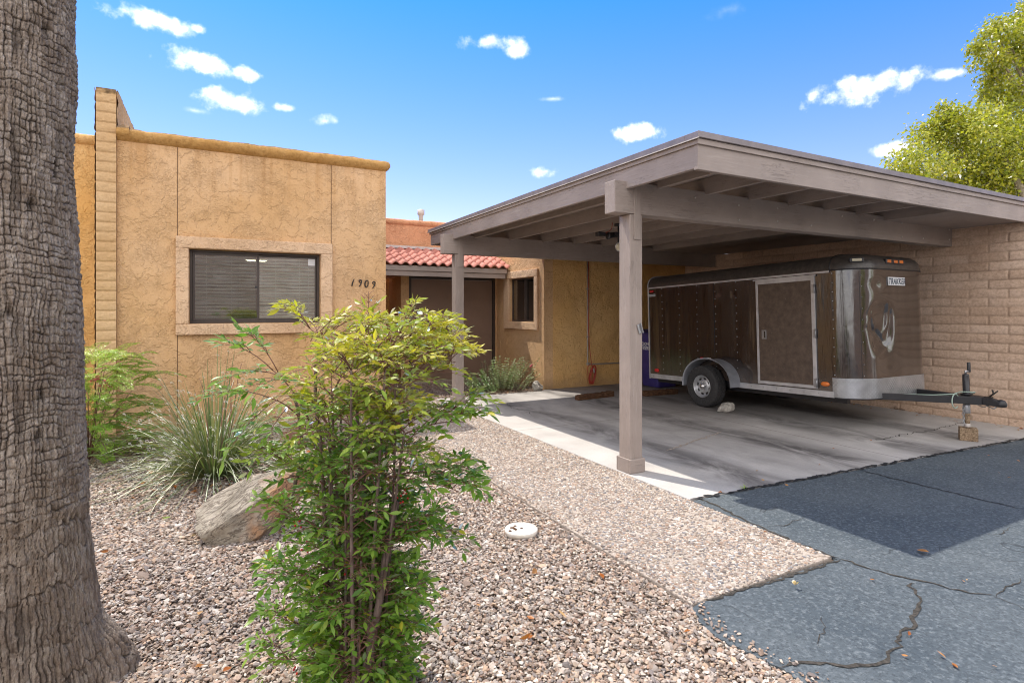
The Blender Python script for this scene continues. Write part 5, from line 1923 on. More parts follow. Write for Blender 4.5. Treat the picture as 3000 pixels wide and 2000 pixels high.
# ------------------------------------------------------------------ plants
LEAF_T = np.array([(0, 0, 0), (-0.36, 0.30, 0.10), (0, 0.32, 0), (0.36, 0.30, 0.10), (-0.42, 0.58, 0.09), (0, 0.60, 0.0), (0.42, 0.58, 0.09), (0, 1.0, -0.06)])
LEAF_F = [(0, 2, 1), (0, 3, 2), (1, 2, 5, 4), (2, 3, 6, 5), (4, 5, 7), (5, 6, 7)]


class Leaves:
    """many leaf blades in one mesh: base, direction, up, length, width, attribute"""

    def __init__(self):
        self.b, self.d, self.u, self.l, self.w, self.a, self.dr = [], [], [], [], [], [], []

    def add(self, b, d, u, l, w, a=0.0, droop=0.0):
        self.b.append(b[:])
        self.d.append(d[:])
        self.u.append(u[:])
        self.l.append(l)
        self.w.append(w)
        self.a.append(a)
        self.dr.append(droop)

    def build(self, name, m, parent=None, simple=False):
        b, d, u = np.array(self.b), np.array(self.d), np.array(self.u)
        l, w, dr = np.array(self.l), np.array(self.w), np.array(self.dr)
        d = d / (np.linalg.norm(d, axis=1, keepdims=True) + 1e-9)
        s = np.cross(d, u)
        s /= (np.linalg.norm(s, axis=1, keepdims=True) + 1e-9)
        u = np.cross(s, d)
        T = np.array([(0, 0, 0), (-0.5, 0.45, 0.06), (0.5, 0.45, 0.06), (0, 1, 0)]) if simple else LEAF_T
        k = len(T)
        V = b[:, None, :] + T[None, :, 0:1] * (w[:, None, None] * s[:, None, :]) + T[None, :, 1:2] * (l[:, None, None] * d[:, None, :])
        V += T[None, :, 2:3] * (w[:, None, None] * u[:, None, :])
        V[:, :, 2] -= (T[None, :, 1] ** 2) * (dr * l)[:, None]
        n = len(b)
        if simple:
            F = np.array([(0, 2, 1), (1, 2, 3)])
        else:
            F = np.array([(0, 2, 1), (0, 3, 2), (1, 2, 5), (1, 5, 4), (2, 3, 6), (2, 6, 5), (4, 5, 7), (5, 6, 7)])
        F = (F[None] + (np.arange(n) * k)[:, None, None]).reshape(-1, 3)
        return np_mesh(name, V.reshape(-1, 3), F, m, parent, smooth=True, attrs={'young': np.repeat(np.array(self.a), k)})


def bez(p0, p1, p2, n):
    return [p0 * (1 - q) ** 2 + p1 * 2 * q * (1 - q) + p2 * q * q for q in [i / n for i in range(n + 1)]]


# --- heavenly bamboo shrub in the foreground
SB = Vector((0.475, 2.06, -0.02))
nd_ = thing('leafy_shrub', 'tall leafy green shrub with yellow sunlit tips and woody stems in the foreground gravel', 'shrub', SB)
g = random.Random(42)
LV_ = Leaves()
twigs = MB()
GEN = lambda: Vector((g.gauss(0, 1), g.gauss(0, 1), g.gauss(0, 1)))


def leaflet(p, d, young, k=1.0):
    if p.z > 1.44:
        return
    zc = p.x * SY + p.y * CY
    if zc < 1.985 and 0.05 < p.z < 0.90:
        ppx = 1500 + FPX * (p.x * CY - p.y * SY) / zc
        ppy = HOR - FPX * (p.z - CAM_H) / zc
        if min(abs(ppx - np.interp(ppy, [1470, 1640, 1740, 1850, 2040], [1163, 1128, 1115, 1095, 1052])), abs(ppx - np.interp(ppy, [1420, 1480, 1580, 1660, 1850], [1062, 1055, 1022, 1038, 1020]))) < 34 and g.random() < 0.72:
            return
    L_ = g.uniform(0.029, 0.049) * k
    up = (Vector((0, 0, 1)) + GEN() * 0.6).normalized()
    LV_.add(p, d, up, L_, L_ * g.uniform(0.32, 0.44), young, g.uniform(-0.15, 0.30))


def frond(p0, dirv, length, young=None, k=1.0, lift=0.25, thick=0.0021):
    """a compound leaf: rachis with opposite pinnae, each with three to five leaflets"""
    d = dirv.normalized()
    side = d.cross(Vector((0, 0, 1)))
    side = side.normalized() if side.length > 1e-3 else Vector((1, 0, 0))
    p2 = p0 + d * length + Vector((0, 0, -0.16 * length))
    p1 = p0 + d * length * 0.5 + Vector((0, 0, lift * length))
    pts = bez(p0, p1, p2, 7)
    twigs.tube([p - SB for p in pts], [thick * (1 - 0.6 * i / 7) for i in range(8)], 5)
    hoff = g.gauss(0, 0.10)
    for i in (2, 3, 4, 5, 6, 7):
        p = pts[i]
        t_ = (pts[i] - pts[i - 1]).normalized()
        for sgn in (-1, 1):
            if i < 7 and g.random() < 0.12:
                continue
            pd = (t_ * g.uniform(0.5, 0.9) + side * sgn * g.uniform(0.6, 1.0) + Vector((0, 0, g.uniform(-0.15, 0.35)))).normalized()
            pl_ = length * (0.37 - 0.033 * i) * g.uniform(0.8, 1.2)
            q = p + pd * pl_
            if i < 6:
                twigs.tube([p - SB, (p + q) / 2 - SB + Vector((0, 0, 0.004)), q - SB], thick * 0.5, 4)
            h = min(1.0, max(0.0, (q.z + hoff - 0.92) / 0.34))
            yv = young if young is not None else min(1.0, max(0.0, h * g.uniform(0.45, 1.25)))
            if g.random() < 0.04:
                yv = g.uniform(0.4, 1.0)
            leaflet(q, (pd + GEN() * 0.2), yv, k)
            if i < 7:
                s2 = pd.cross(Vector((0, 0, 1))).normalized()
                for sg2 in (-1, 1):
                    if g.random() < 0.85:
                        leaflet(q - pd * pl_ * 0.25, pd * 0.55 + s2 * sg2 * 0.8 + GEN() * 0.2, yv, k * 0.92)
                    if i < 5 and g.random() < 0.6:
                        leaflet(p + pd * pl_ * 0.3, pd * 0.45 + s2 * sg2 * 0.85 + GEN() * 0.2, yv, k * 0.8)
    leaflet(pts[-1], (pts[-1] - pts[-2]) + GEN() * 0.004, young if young is not None else 0.2, k * 1.05)


def rad(z):
    return float(np.interp(z, [0, 0.25, 0.5, 0.75, 0.95, 1.12, 1.25, 1.36, 1.5], [0.17, 0.19, 0.205, 0.25, 0.32, 0.35, 0.31, 0.20, 0.07]))


stems = []
for k in range(17):
    a = 2 * math.pi * k / 17 + g.uniform(-0.2, 0.2)
    h = g.choice([0.55, 0.8, 1.0, 1.1, 1.18, 1.22, 1.25])
    r0 = g.uniform(0.02, 0.11)
    rt = rad(h) * g.uniform(0.25, 0.75)
    p0 = SB + Vector((math.cos(a) * r0, math.sin(a) * r0, 0))
    p2 = SB + Vector((math.cos(a) * rt + 0.02, math.sin(a) * rt, h))
    p1 = (p0 + p2) / 2 + Vector((math.cos(a), math.sin(a), 0)) * g.uniform(-0.04, 0.05)
    stems.append((p0, p1, p2, g.uniform(0.006, 0.009)))
# bare woody stems seen from the front
A_ = lambda px, py, z: at(px, py, z)
woody = [([A_(1052, 2040, 1.98), A_(1075, 1950, 1.98), A_(1095, 1850, 1.97), A_(1115, 1740, 1.97), A_(1128, 1640, 1.99), A_(1150, 1520, 2.0), A_(1163, 1470, 2.01)], 0.0155),
         ([A_(1020, 1850, 2.02), A_(1030, 1740, 2.02), A_(1038, 1660, 2.02), A_(1022, 1580, 2.01), A_(1030, 1530, 2.01), A_(1055, 1480, 2.02), A_(1062, 1420, 2.03), A_(1050, 1330, 2.05)], 0.0145),
         ([A_(968, 2000, 2.05), A_(965, 1800, 2.05), A_(955, 1600, 2.05), A_(950, 1450, 2.05), A_(938, 1280, 2.06), A_(925, 1180, 2.07), A_(925, 1080, 2.08)], 0.0085),
         ([A_(850, 1480, 2.1), A_(870, 1400, 2.1), A_(885, 1320, 2.1), A_(880, 1240, 2.1), A_(862, 1150, 2.12)], 0.0075),
         ([A_(1075, 1700, 2.06), A_(1070, 1600, 2.06), A_(1075, 1500, 2.06), A_(1050, 1250, 2.08), A_(1040, 1120, 2.1)], 0.0075)]
for pts, r_ in woody:
    P = []
    for i in range(len(pts) - 1):
        for q in range(8):
            P.append(pts[i].lerp(pts[i + 1], q / 8))
    P.append(pts[-1])
    P = [p + GEN() * 0.0022 for p in P]
    P = [P[0]] + [(P[i - 1] + P[i] * 2 + P[i + 1]) / 4 for i in range(1, len(P) - 1)] + [P[-1]]
    rr = [r_ * (1 + 0.13 * mnoise.noise(p * 40) + 0.10 * g.random()) * (1 - 0.3 * i / len(P)) for i, p in enumerate(P)]
    MB().tube([p - SB for p in P], rr, 10).build('stem', MT['stem'], nd_)
for p0, p1, p2, r_ in stems:
    P = bez(p0, p1, p2, 14)
    MB().tube([p - SB for p in P], [r_ * (1 - 0.55 * i / 14) for i in range(15)], 7).build('stem', MT['stem'], nd_)
    L_ = (p2 - p0).length
    n = int(L_ / 0.029)
    ph = g.uniform(0, 6.28)
    for i in range(n):
        q = (i + 0.5) / n
        p = p0 * (1 - q) ** 2 + p1 * 2 * q * (1 - q) + p2 * q * q
        if g.random() < 0.10:
            continue
        z = p.z - SB.z
        a = ph + i * 2.4 + g.uniform(-0.3, 0.3)
        dv = Vector((math.cos(a), math.sin(a), g.uniform(0.1, 0.7)))
        if z < 0.85 and (dv.x * 0.22 + dv.y * 0.97) < -0.45 and g.random() < 0.5:
            continue
        out = Vector((p.x - SB.x, p.y - SB.y, 0))
        room = rad(z) - out.length
        ln = min(0.30, max(0.10, room * g.uniform(0.7, 1.1) + 0.06))
        if out.length > rad(z) * 0.85:
            dv += out.normalized() * -0.2 + Vector((0, 0, 0.6))
        frond(p, dv, ln, None, 1.0)
    # terminal rosettes
    for j in range(5):
        a = g.uniform(0, 6.28)
        frond(p2, Vector((math.cos(a), math.sin(a), g.uniform(0.3, 1.4))), g.uniform(0.12, 0.22), None, 1.0)
# low leafy suckers at the foot
for k in range(44):
    a = g.uniform(0, 6.28)
    r_ = g.uniform(0.02, 0.15)
    p = SB + Vector((math.cos(a) * r_, math.sin(a) * r_, g.uniform(0.02, 0.42)))
    frond(p, Vector((math.cos(a), math.sin(a), g.uniform(0.2, 1.0))), g.uniform(0.08, 0.14), g.uniform(0, 0.15), 1.0)


def spray(a, b, young=0.0, k=1.0, sub=4, lift=0.15):
    """a long side branch carrying several fronds"""
    P = bez(a, (a + b) / 2 + Vector((0, 0, lift * (b - a).length)), b, 10)
    twigs.tube([p - SB for p in P], [0.0034 * (1 - 0.6 * i / 10) for i in range(11)], 5)
    d = (b - a).normalized()
    for i in range(sub):
        q = 0.3 + 0.7 * (i + 0.5) / sub
        p = P[int(q * 10)]
        sd = d.cross(Vector((0, 0, 1))).normalized() * (1 if i % 2 else -1)
        frond(p, d * 0.9 + sd * g.uniform(0.4, 0.9) + Vector((0, 0, g.uniform(-0.1, 0.4))), g.uniform(0.10, 0.17), young, k)
    frond(P[8], d + Vector((0, 0, 0.1)), (b - P[8]).length + 0.10, young, k)


for pts, fr in (([(905, 1230, 2.05), (860, 1130, 2.02), (800, 1085, 1.98)], [((800, 1085, 1.98), (690, 1010, 1.93)), ((815, 1090, 1.98), (760, 1010, 1.96)), ((850, 1120, 2.0), (800, 1120, 1.9)), ((835, 1105, 2.0), (720, 1090, 2.0))]),
                ([(900, 1250, 2.05), (850, 1180, 2.02), (790, 1165, 1.97)], [((790, 1165, 1.97), (680, 1150, 1.92)), ((815, 1170, 1.97), (740, 1235, 1.93)), ((850, 1185, 2.0), (790, 1270, 1.95))])):
    P = bez(A_(*pts[0]), A_(*pts[1]), A_(*pts[2]), 10)
    twigs.tube([p - SB for p in P], [0.0036 - 0.0002 * i for i in range(11)], 5)
    for a_, b_ in fr:
        a_, b_ = A_(*a_), A_(*b_)
        frond(a_, (b_ - a_), max(0.21, (b_ - a_).length * 1.1), 0.0, 1.12, 0.15)
spray(A_(1020, 1080, 2.05), A_(880, 940, 2.05), 0.75, 1.0, 3, 0.1)
spray(A_(1080, 1080, 2.05), A_(1080, 915, 2.05), 0.55, 0.9, 1, 0.02)
spray(A_(1100, 1100, 2.05), A_(1195, 930, 2.1), 0.5, 0.9, 2, 0.02)
spray(A_(1100, 1120, 2.05), A_(1310, 1020, 2.05), 0.95, 0.95, 4)
spray(A_(1110, 1150, 2.1), A_(1335, 1060, 2.1), 1.0, 0.95, 4)
spray(A_(1100, 1080, 2.1), A_(1270, 985, 2.15), 0.9, 0.95, 4)
spray(A_(1150, 1250, 2.05), A_(1370, 1200, 2.05), 0.25, 1.0, 3)
spray(A_(1150, 1290, 2.0), A_(1360, 1235, 1.95), 0.05, 1.0, 3)
spray(A_(1130, 1400, 2.0), A_(1330, 1395, 1.95), 0.0, 1.05, 4)
spray(A_(1130, 1420, 2.0), A_(1345, 1440, 1.9), 0.0, 1.1, 4)
spray(A_(1120, 1560, 2.0), A_(1270, 1590, 1.95), 0.0, 1.05, 3)
spray(A_(1110, 1600, 2.0), A_(1255, 1530, 1.95), 0.0, 1.05, 2)
spray(A_(1080, 1760, 2.0), A_(1200, 1740, 1.95), 0.0, 1.05, 2)
spray(A_(1060, 1900, 2.0), A_(1190, 1860, 1.95), 0.0, 1.0, 1)
spray(A_(950, 1420, 2.0), A_(815, 1350, 1.95), 0.25, 1.0, 3)
spray(A_(950, 1560, 2.0), A_(825, 1500, 1.95), 0.05, 1.0, 3)
spray(A_(960, 1720, 2.0), A_(840, 1680, 1.95), 0.0, 1.05, 3)
spray(A_(960, 1880, 2.0), A_(830, 1830, 1.95), 0.05, 1.0, 2)
spray(A_(960, 1960, 2.0), A_(815, 1930, 1.95), 0.05, 1.0, 2)
for k in range(60):
    q = g.uniform(0, 1)
    px, py = 900 + 400 * q, 1000 + g.uniform(-30, 120) - 30 * math.sin(q * 3)
    p = A_(px, py, g.uniform(1.9, 2.35))
    a = g.uniform(-0.6, 1.0)
    frond(p, Vector((math.cos(a) * 0.9, math.sin(a) * 0.6, g.uniform(0.1, 0.8))), g.uniform(0.12, 0.2), g.uniform(0.35, 1.0), 0.95)
fo = LV_.build('foliage', MT['nandina'], nd_)
fo.location = -SB
twigs.build('twigs', MT['twig'], nd_)
m = MB()
for cx, cy, cz in ((1170, 1460, 2.0), (900, 1580, 2.0), (870, 1530, 2.0), (1190, 1440, 2.02), (860, 1950, 1.98), (1010, 1660, 1.97), (920, 1610, 1.98)):
    c0_ = A_(cx, cy, cz) - SB
    for k in range(5):
        m.lathe([(0.0005, -0.0042), (0.003, -0.003), (0.0042, 0), (0.003, 0.003), (0.0005, 0.0042)], Matrix.Translation(c0_ + GEN() * 0.013), 8)
m.build('berries', MT['berry'], nd_)['kind'] = 'stuff'
print('nandina leaflets', len(LV_.b))

# --- strap-leaved clump (long grassy blades with curling white threads)
YB = Vector((0.02, 5.35, -0.02))
yu = thing('grassy_clump', 'arching clump of long narrow grey green blades with white curling threads', 'plant', YB)
vs, fs, yo = [], [], []
curls = MB()
for k in range(560):
    a = g.uniform(0, 6.28)
    el_ = math.radians(g.triangular(14, 88, 60))
    L_ = g.uniform(0.75, 1.35) * (0.75 + 0.25 * math.sin(el_))
    r0 = g.uniform(0, 0.13)
    o = Vector((math.cos(a) * r0, math.sin(a) * r0, 0.01))
    a += g.uniform(-0.35, 0.35)
    d = Vector((math.cos(a) * math.cos(el_), math.sin(a) * math.cos(el_), math.sin(el_)))
    n = 11
    P = []
    sag = g.uniform(0.35, 1.0) * math.cos(el_) ** 0.7 * L_
    for i in range(n + 1):
        q = i / n
        p = o + d * (L_ * q) + Vector((0, 0, -sag * q * q))
        p.z = max(p.z, 0.03 + 0.01 * g.random())
        P.append(p)
    sd = Vector((-math.sin(a), math.cos(a), 0))
    wd = g.uniform(0.0028, 0.0056)
    b0 = len(vs)
    young = g.uniform(0, 0.25) if g.random() < 0.8 else g.uniform(0.5, 1.0)
    for i, p in enumerate(P):
        w_ = wd * (1 - (i / n) ** 2.5) + 0.0006
        vs += [p - sd * w_ + Vector((0, 0, w_ * 0.5)), p - Vector((0, 0, w_ * 0.35)), p + sd * w_ + Vector((0, 0, w_ * 0.5))]
        yo += [young] * 3
    for i in range(n):
        for j in range(2):
            fs.append((b0 + i * 3 + j, b0 + i * 3 + j + 1, b0 + i * 3 + j + 4, b0 + i * 3 + j + 3))
    if g.random() < 0.75:
        for _ in range(g.randint(1, 3)):
            i = g.randint(4, n - 1)
            p = P[i]
            hs_ = g.uniform(0.006, 0.016)
            tw = [p + Vector((hs_ * math.cos(t_) + g.uniform(-.003, .003), hs_ * math.sin(t_ * 0.7), 0.010 * t_ / 2 + hs_ * math.sin(t_))) for t_ in [0.9 * j for j in range(7)]]
            curls.tube(tw, 0.0011, 3, cap=False)
me = np_mesh('blades', [v[:] for v in vs], fs, MT['yucca'], yu, True, {'young': yo})
curls.build('curling_threads', MT['curl'], yu)['kind'] = 'stuff'
m = MB()
for k in range(9):
    a = g.uniform(0, 6.28)
    L_ = g.uniform(0.75, 1.0)
    d = Vector((math.cos(a) * 0.25, math.sin(a) * 0.25, 1)).normalized()
    MB().tube([d * (L_ * q) + Vector((0.03 * math.sin(q * 5 + a), 0, 0)) for q in [i / 8 for i in range(9)]], [0.0035 - 0.002 * i / 8 for i in range(9)], 5).build('flower_stalk', MT['twig'], yu)

# --- feathery shrub half hidden by the palm
FB = Vector((-1.02, 6.55, -0.02))
fe = thing('feathery_shrub', 'bright green feathery shrub with pink flowers beside the palm trunk', 'shrub', FB)
lf = Leaves()
tw_ = MB()
flw = MB()
for k in range(210):
    a = g.uniform(0, 6.28)
    h = g.uniform(0.05, 0.98)
    r0 = g.uniform(0.02, 0.40)
    p0 = Vector((math.cos(a) * r0, math.sin(a) * r0, h))
    a += g.uniform(-0.5, 0.5)
    L_ = g.uniform(0.22, 0.42)
    d = Vector((math.cos(a), math.sin(a), g.uniform(0.0, 0.7))).normalized()
    P = bez(p0, p0 + d * L_ * 0.5 + Vector((0, 0, 0.05)), p0 + d * L_ + Vector((0, 0, -0.06)), 14)
    tw_.tube(P, 0.0018, 4)
    sd = d.cross(Vector((0, 0, 1))).normalized()
    yv = max(0.0, min(1.0, (h - 0.35) * g.uniform(0.3, 1.6)))
    for i in range(2, 15):
        t_ = (P[i] - P[i - 1]).normalized()
        for sgn in (-1, 1):
            ll = 0.075 * math.sin(math.pi * (i / 16)) ** 0.6
            pd = (t_ * 0.45 + sd * sgn).normalized()
            for j in range(5):
                q = P[i] + pd * ll * (j + 0.5) / 5
                for s2 in (-1, 1):
                    lf.add(q, pd * 0.5 + t_ * s2 + GEN() * 0.15, Vector((0, 0, 1)) + GEN() * 0.3, 0.022, 0.010, yv, 0.1)
for k in range(16):
    a = g.uniform(0, 6.28)
    p2 = Vector((math.cos(a) * g.uniform(0.1, 0.35), math.sin(a) * 0.3, g.uniform(0.5, 0.95)))
    tw_.tube(bez(Vector((0, 0, 0)), p2 * 0.5 + Vector((0, 0, 0.1)), p2, 8), [0.007 - 0.0006 * i for i in range(9)], 6)
for px, py in ((262, 1098), (278, 1110), (300, 1125), (318, 1135), (268, 1235), (285, 1105), (308, 1130)):
    c0_ = at(px, py, 5.15) - FB
    flw = MB()
    for k in range(7):
        v_ = GEN() * 0.016
        flw.lathe([(0.001, -0.011), (0.009, -0.004), (0.011, 0.004), (0.002, 0.011)], Matrix.Translation(c0_ + v_) @ Matrix.Rotation(g.uniform(0, 3), 4, 'X'), 7)
    flw.build('flower_head', MT['flower'], fe)
lf.build('foliage', MT['feather'], fe, simple=True)
tw_.build('twigs', MT['twig'], fe)

# --- sage bush by the door
GB = Vector((4.40, 8.70, -0.02))
sg_ = thing('sage_bush', 'low bushy grey green sage with upright flecked shoots by the brown door', 'shrub', GB)
lf = Leaves()
tw_ = MB()
for k in range(150):
    a = g.uniform(0, 6.28)
    r0 = g.uniform(0, 0.34)
    o = Vector((math.cos(a) * r0 * 1.45, math.sin(a) * r0 * 0.8, 0))
    left = o.x < -0.12
    L_ = g.uniform(0.20, 0.42) if left else g.uniform(0.25, 0.62)
    d = Vector((o.x * 1.3 + g.uniform(-0.3, 0.35) + (0.1 if not left else -0.25), o.y * 1.2 + g.uniform(-0.3, 0.3), 1.0)).normalized()
    P = [o + d * L_ * q + Vector((0.05 * q * q * math.cos(a), 0, 0)) for q in [i / 12 for i in range(13)]]
    tw_.tube(P, 0.0022, 4)
    yv = g.uniform(0.6, 1.0) if left else g.uniform(0, 0.35)
    for i in range(2, 13):
        for j in range(5):
            b_ = g.uniform(0, 6.28)
            lf.add(P[i], Vector((math.cos(b_), math.sin(b_), 0.9)), Vector((0, 0, 1)) + GEN() * 0.4, g.uniform(0.026, 0.042), g.uniform(0.011, 0.017), yv, 0.2)
for k in range(9):
    a = g.uniform(-1.2, 0.6)
    p2 = Vector((0.3 + g.uniform(0, 0.3), g.uniform(-0.25, 0.1), g.uniform(0.05, 0.35)))
    tw_.tube(bez(Vector((0.1, 0, 0.02)), p2 * 0.5 + Vector((0, 0, 0.1)), p2, 8), 0.003, 5)
tw_.tube(bez(Vector((-0.1, 0, 0.1)), Vector((-0.2, -0.1, 0.5)), Vector((-0.42, -0.15, 0.55)), 8), 0.003, 5)
lf.build('foliage', MT['sage'], sg_, simple=True)
tw_.build('twigs', MT['timber'], sg_)
for p in ((0.56, -0.1, 0.42), (0.585, -0.1, 0.44)):
    MB().lathe([(0.001, -0.02), (0.018, -0.006), (0.02, 0.004), (0.002, 0.02)], Matrix.Translation(p), 8).build('flower', MT['flower'], sg_)

# --- tufts of weed
def tuft(px, py, label, n=14, L0=0.05):
    x, y = gp(px, py)
    o = Leaves()
    for k in range(n):
        a = g.uniform(0, 6.28)
        o.add(Vector((g.uniform(-.01, .01), g.uniform(-.01, .01), 0)), Vector((math.cos(a) * 0.7, math.sin(a) * 0.7, g.uniform(0.3, 1.2))), Vector((0, 0, 1)) + GEN() * 0.2, g.uniform(0.5, 1.0) * L0, 0.006 if L0 > 0.04 else 0.012, 0.3, 0.3)
    b_ = o.build('weed_tuft', MT['feather'], None)
    b_.location = (x, y, 0)
    tag(b_, label, 'weed')


tuft(2182, 1430, 'tiny green weed growing in the gap between slab and asphalt', 14, 0.055)
tuft(488, 1518, 'tiny green weed sprouting in the open gravel near the boulder', 12, 0.035)

# ------------------------------------------------------------------ palm trunk
PC = Vector((-0.72, 2.715, 0))
pm = thing('palm_tree', 'thick grey brown palm trunk with cracked ringed bark at the left edge', 'tree', PC)
PH = 7.5
na, nv = 760, 1500
zt = np.concatenate([np.linspace(-0.06, 3.6, 1300), np.linspace(3.62, PH, 200)])
th = np.linspace(0, 2 * np.pi, na, endpoint=False)
TH, Z = np.meshgrid(th, zt, indexing='xy')
rb = np.interp(Z, [-0.06, 0.0, 0.08, 0.22, 0.45, 0.72, 1.0, 1.2, 1.45, 1.75, 1.95, 2.3, 2.6, 3.6, 7.5], [0.372, 0.366, 0.356, 0.338, 0.314, 0.292, 0.281, 0.276, 0.272, 0.256, 0.249, 0.259, 0.262, 0.255, 0.24]) - 0.006
spur = np.exp(-((np.angle(np.exp(1j * (TH - R(2)))) / 0.30) ** 2)) * np.interp(Z, [-0.06, 0.02, 0.10, 0.17, 0.215], [0.12, 0.105, 0.07, 0.02, 0.0])
spur2 = np.exp(-((np.angle(np.exp(1j * (TH - R(-75)))) / 0.35) ** 2)) * np.interp(Z, [-0.06, 0.10, 0.24], [0.09, 0.04, 0.0])
rb = rb + spur + 0.012 * np.sin(TH * 2 + Z * 1.3) * 0.6
U = TH * 0.27


def pvn(x, y, seed, per):
    """value noise periodic in x with integer period"""
    xi, yi = np.floor(x).astype(np.int64), np.floor(y).astype(np.int64)
    xf, yf = x - xi, y - yi
    u, v = xf * xf * (3 - 2 * xf), yf * yf * (3 - 2 * yf)

    def h(a, b):
        a = np.mod(a, per)
        n = (a * 374761393 + b * 668265263 + seed * 974711) & 0x7fffffff
        n = ((n ^ (n >> 13)) * 1274126177) & 0x7fffffff
        return ((n ^ (n >> 16)) & 0xffff) / 65535.0
    return (h(xi, yi) * (1 - u) + h(xi + 1, yi) * u) * (1 - v) + (h(xi, yi + 1) * (1 - u) + h(xi + 1, yi + 1) * u) * v


X1 = TH / (2 * np.pi)
warp = (pvn(X1 * 9, Z * 5, 2, 9) - 0.5) * 0.05 + (pvn(X1 * 30, Z * 14, 3, 30) - 0.5) * 0.016
zz_ = Z + warp + 0.02 * np.sin(TH + 1.0)
rowh = np.interp(zt, [-0.1, 0.55, 0.72, 7.5], [0.17, 0.14, 0.029, 0.029])
cum = np.concatenate([[0], np.cumsum((1 / rowh[:-1]) * np.diff(zt))])
V = np.interp(zz_, zt, cum)
ncol = 104


def h1(a, s, per=None):
    a = np.mod(a, per) if per else a
    n = (a * 668265263 + s * 974711 + 12345) & 0x7fffffff
    n = ((n ^ (n >> 13)) * 1274126177) & 0x7fffffff
    return ((n ^ (n >> 16)) & 0xffff) / 65535.0


def edge1d(u, jit, s, per=None):
    """distance-to-border of jittered 1-D cells and the id of the cell"""
    c0 = np.floor(u).astype(np.int64)
    a1, a2 = np.full(u.shape, 9.0), np.full(u.shape, 9.0)
    idn = np.zeros(u.shape, np.int64)
    for dc in (-1, 0, 1):
        c_ = c0 + dc
        d = np.abs(u - (c_ + 0.5 + (h1(c_, s, per) - 0.5) * jit))
        nw = d < a1
        a2 = np.where(nw, a1, np.minimum(a2, d))
        idn = np.where(nw, c_, idn)
        a1 = np.where(nw, d, a1)
    return a2 - a1, idn


wu = (pvn(X1 * 32, Z * 6, 5, 32) - 0.5) * 0.65 + (pvn(X1 * 64, Z * 22, 6, 64) - 0.5) * 0.5 + (pvn(X1 * 128, Z * 60, 7, 128) - 0.5) * 0.35
Uc = X1 * ncol + wu
ev, cid = edge1d(Uc, 0.85, 1, ncol)
Vr = V + (h1(cid, 4, ncol) - 0.5) * 0.22 + (pvn(X1 * 100, Z * 30, 11, 100) - 0.5) * 0.35
er, rid = edge1d(Vr, 0.7, 2)
blk = h1(np.mod(cid, ncol) * 131 + rid * 7919, 3)
wv_ = 0.10 + 0.34 * np.clip(pvn(X1 * 48, Z * 9, 14, 48) * 1.5 - 0.35, 0, 1)
wr_ = (0.16 + 0.24 * pvn(X1 * 20, Z * 6, 15, 20)) * np.interp(Z, [0.55, 0.72], [0.3, 1.0])
ckv = np.clip(1 - ev / wv_, 0, 1)
ckr = np.clip(1 - er / wr_, 0, 1) * np.clip(pvn(X1 * 40, Z * 16, 16, 40) * 2.2 - 0.35, 0.25, 1)
dome = np.clip(np.minimum(ev / 0.5, er / 0.45), 0, 1) ** 0.6
fib = (pvn(X1 * 300, Z * 26, 9, 300) - 0.5) * 0.0055 + (pvn(X1 * 260, Z * 90, 10, 260) - 0.5) * 0.003
big = (pvn(X1 * 12, Z * 4, 8, 12) - 0.5) * 0.012
rel = dome * (0.0015 + 0.004 * blk) - ckv * 0.0075 - ckr * 0.0055
ledge = np.clip((0.66 - Z + warp) / 0.03, 0, 1) * -0.008
rr = rb + rel + big + fib + ledge
rr += (pvn(X1 * 700, Z * 170, 21, 700) - 0.5) * 0.0045 + (pvn(X1 * 160, Z * 45, 22, 160) - 0.5) * 0.004
hole = np.zeros_like(rr)
hg = np.random.default_rng(5)
for k in range(60):
    a0, z0 = hg.uniform(0, 2 * np.pi), hg.uniform(0.9, 4)
    q = (np.angle(np.exp(1j * (TH - a0))) * 0.27 / 0.014) ** 2 + ((Z - z0) / 0.026) ** 2
    hole = np.maximum(hole, np.exp(-q * 1.2))
rr -= hole * 0.014
crk = np.clip(np.maximum(np.clip(ckv * 1.35, 0, 1), np.clip(ckr * 1.2 - 0.05, 0, 0.85)) * (0.55 + 0.45 * pvn(X1 * 90, Z * 30, 12, 90)) + hole * 0.8, 0, 1)
P = np.stack([rr * np.cos(TH), rr * np.sin(TH), Z], -1).reshape(-1, 3)
np_mesh('trunk', P, grid_faces(len(zt), na, True), MT['palm'], pm, True, {'crack': crk.ravel(), 'tone': (np.clip(blk * 1.6 - 0.7, 0, 1) * 0.8 + np.clip(0.7 - Z, 0, 0.35)).ravel()})

# ------------------------------------------------------------------ tree beyond the carport
TB = Vector((20.6, 7.2, 0))
te = thing('shade_tree', 'tall yellow green leafy tree rising behind the carport roof at the right', 'tree', TB)
lobes = [(2790, 470, 20, 150), (2690, 510, 19, 90), (2650, 540, 19.5, 60), (2900, 450, 21, 170), (2990, 480, 20, 150), (2740, 420, 20.5, 75), (2775, 362, 20, 58), (2765, 335, 20, 32), (2850, 372, 20.5, 58), (2905, 355, 21, 60),
         (2940, 275, 21, 62), (2985, 240, 21.5, 80), (2895, 275, 21, 30), (2900, 175, 21, 52), (2885, 130, 20.5, 36), (2950, 120, 21, 66), (2905, 85, 21, 30), (2905, 220, 21, 28), (3000, 130, 21.5, 80), (3070, 180, 22, 110), (3090, 90, 22, 90), (3080, 330, 21, 60),
         (3110, 470, 21, 150), (3120, 300, 22, 100), (3060, 560, 20.5, 150), (2880, 570, 20, 140), (2760, 590, 20, 110), (3200, 250, 22, 160), (3220, 450, 22, 170), (3010, 40, 22, 50), (3110, -30, 22, 110), (3230, 60, 22.5, 150)]
lf = Leaves()
br = MB()
trunk_top = at(3090, 420, 21.3)
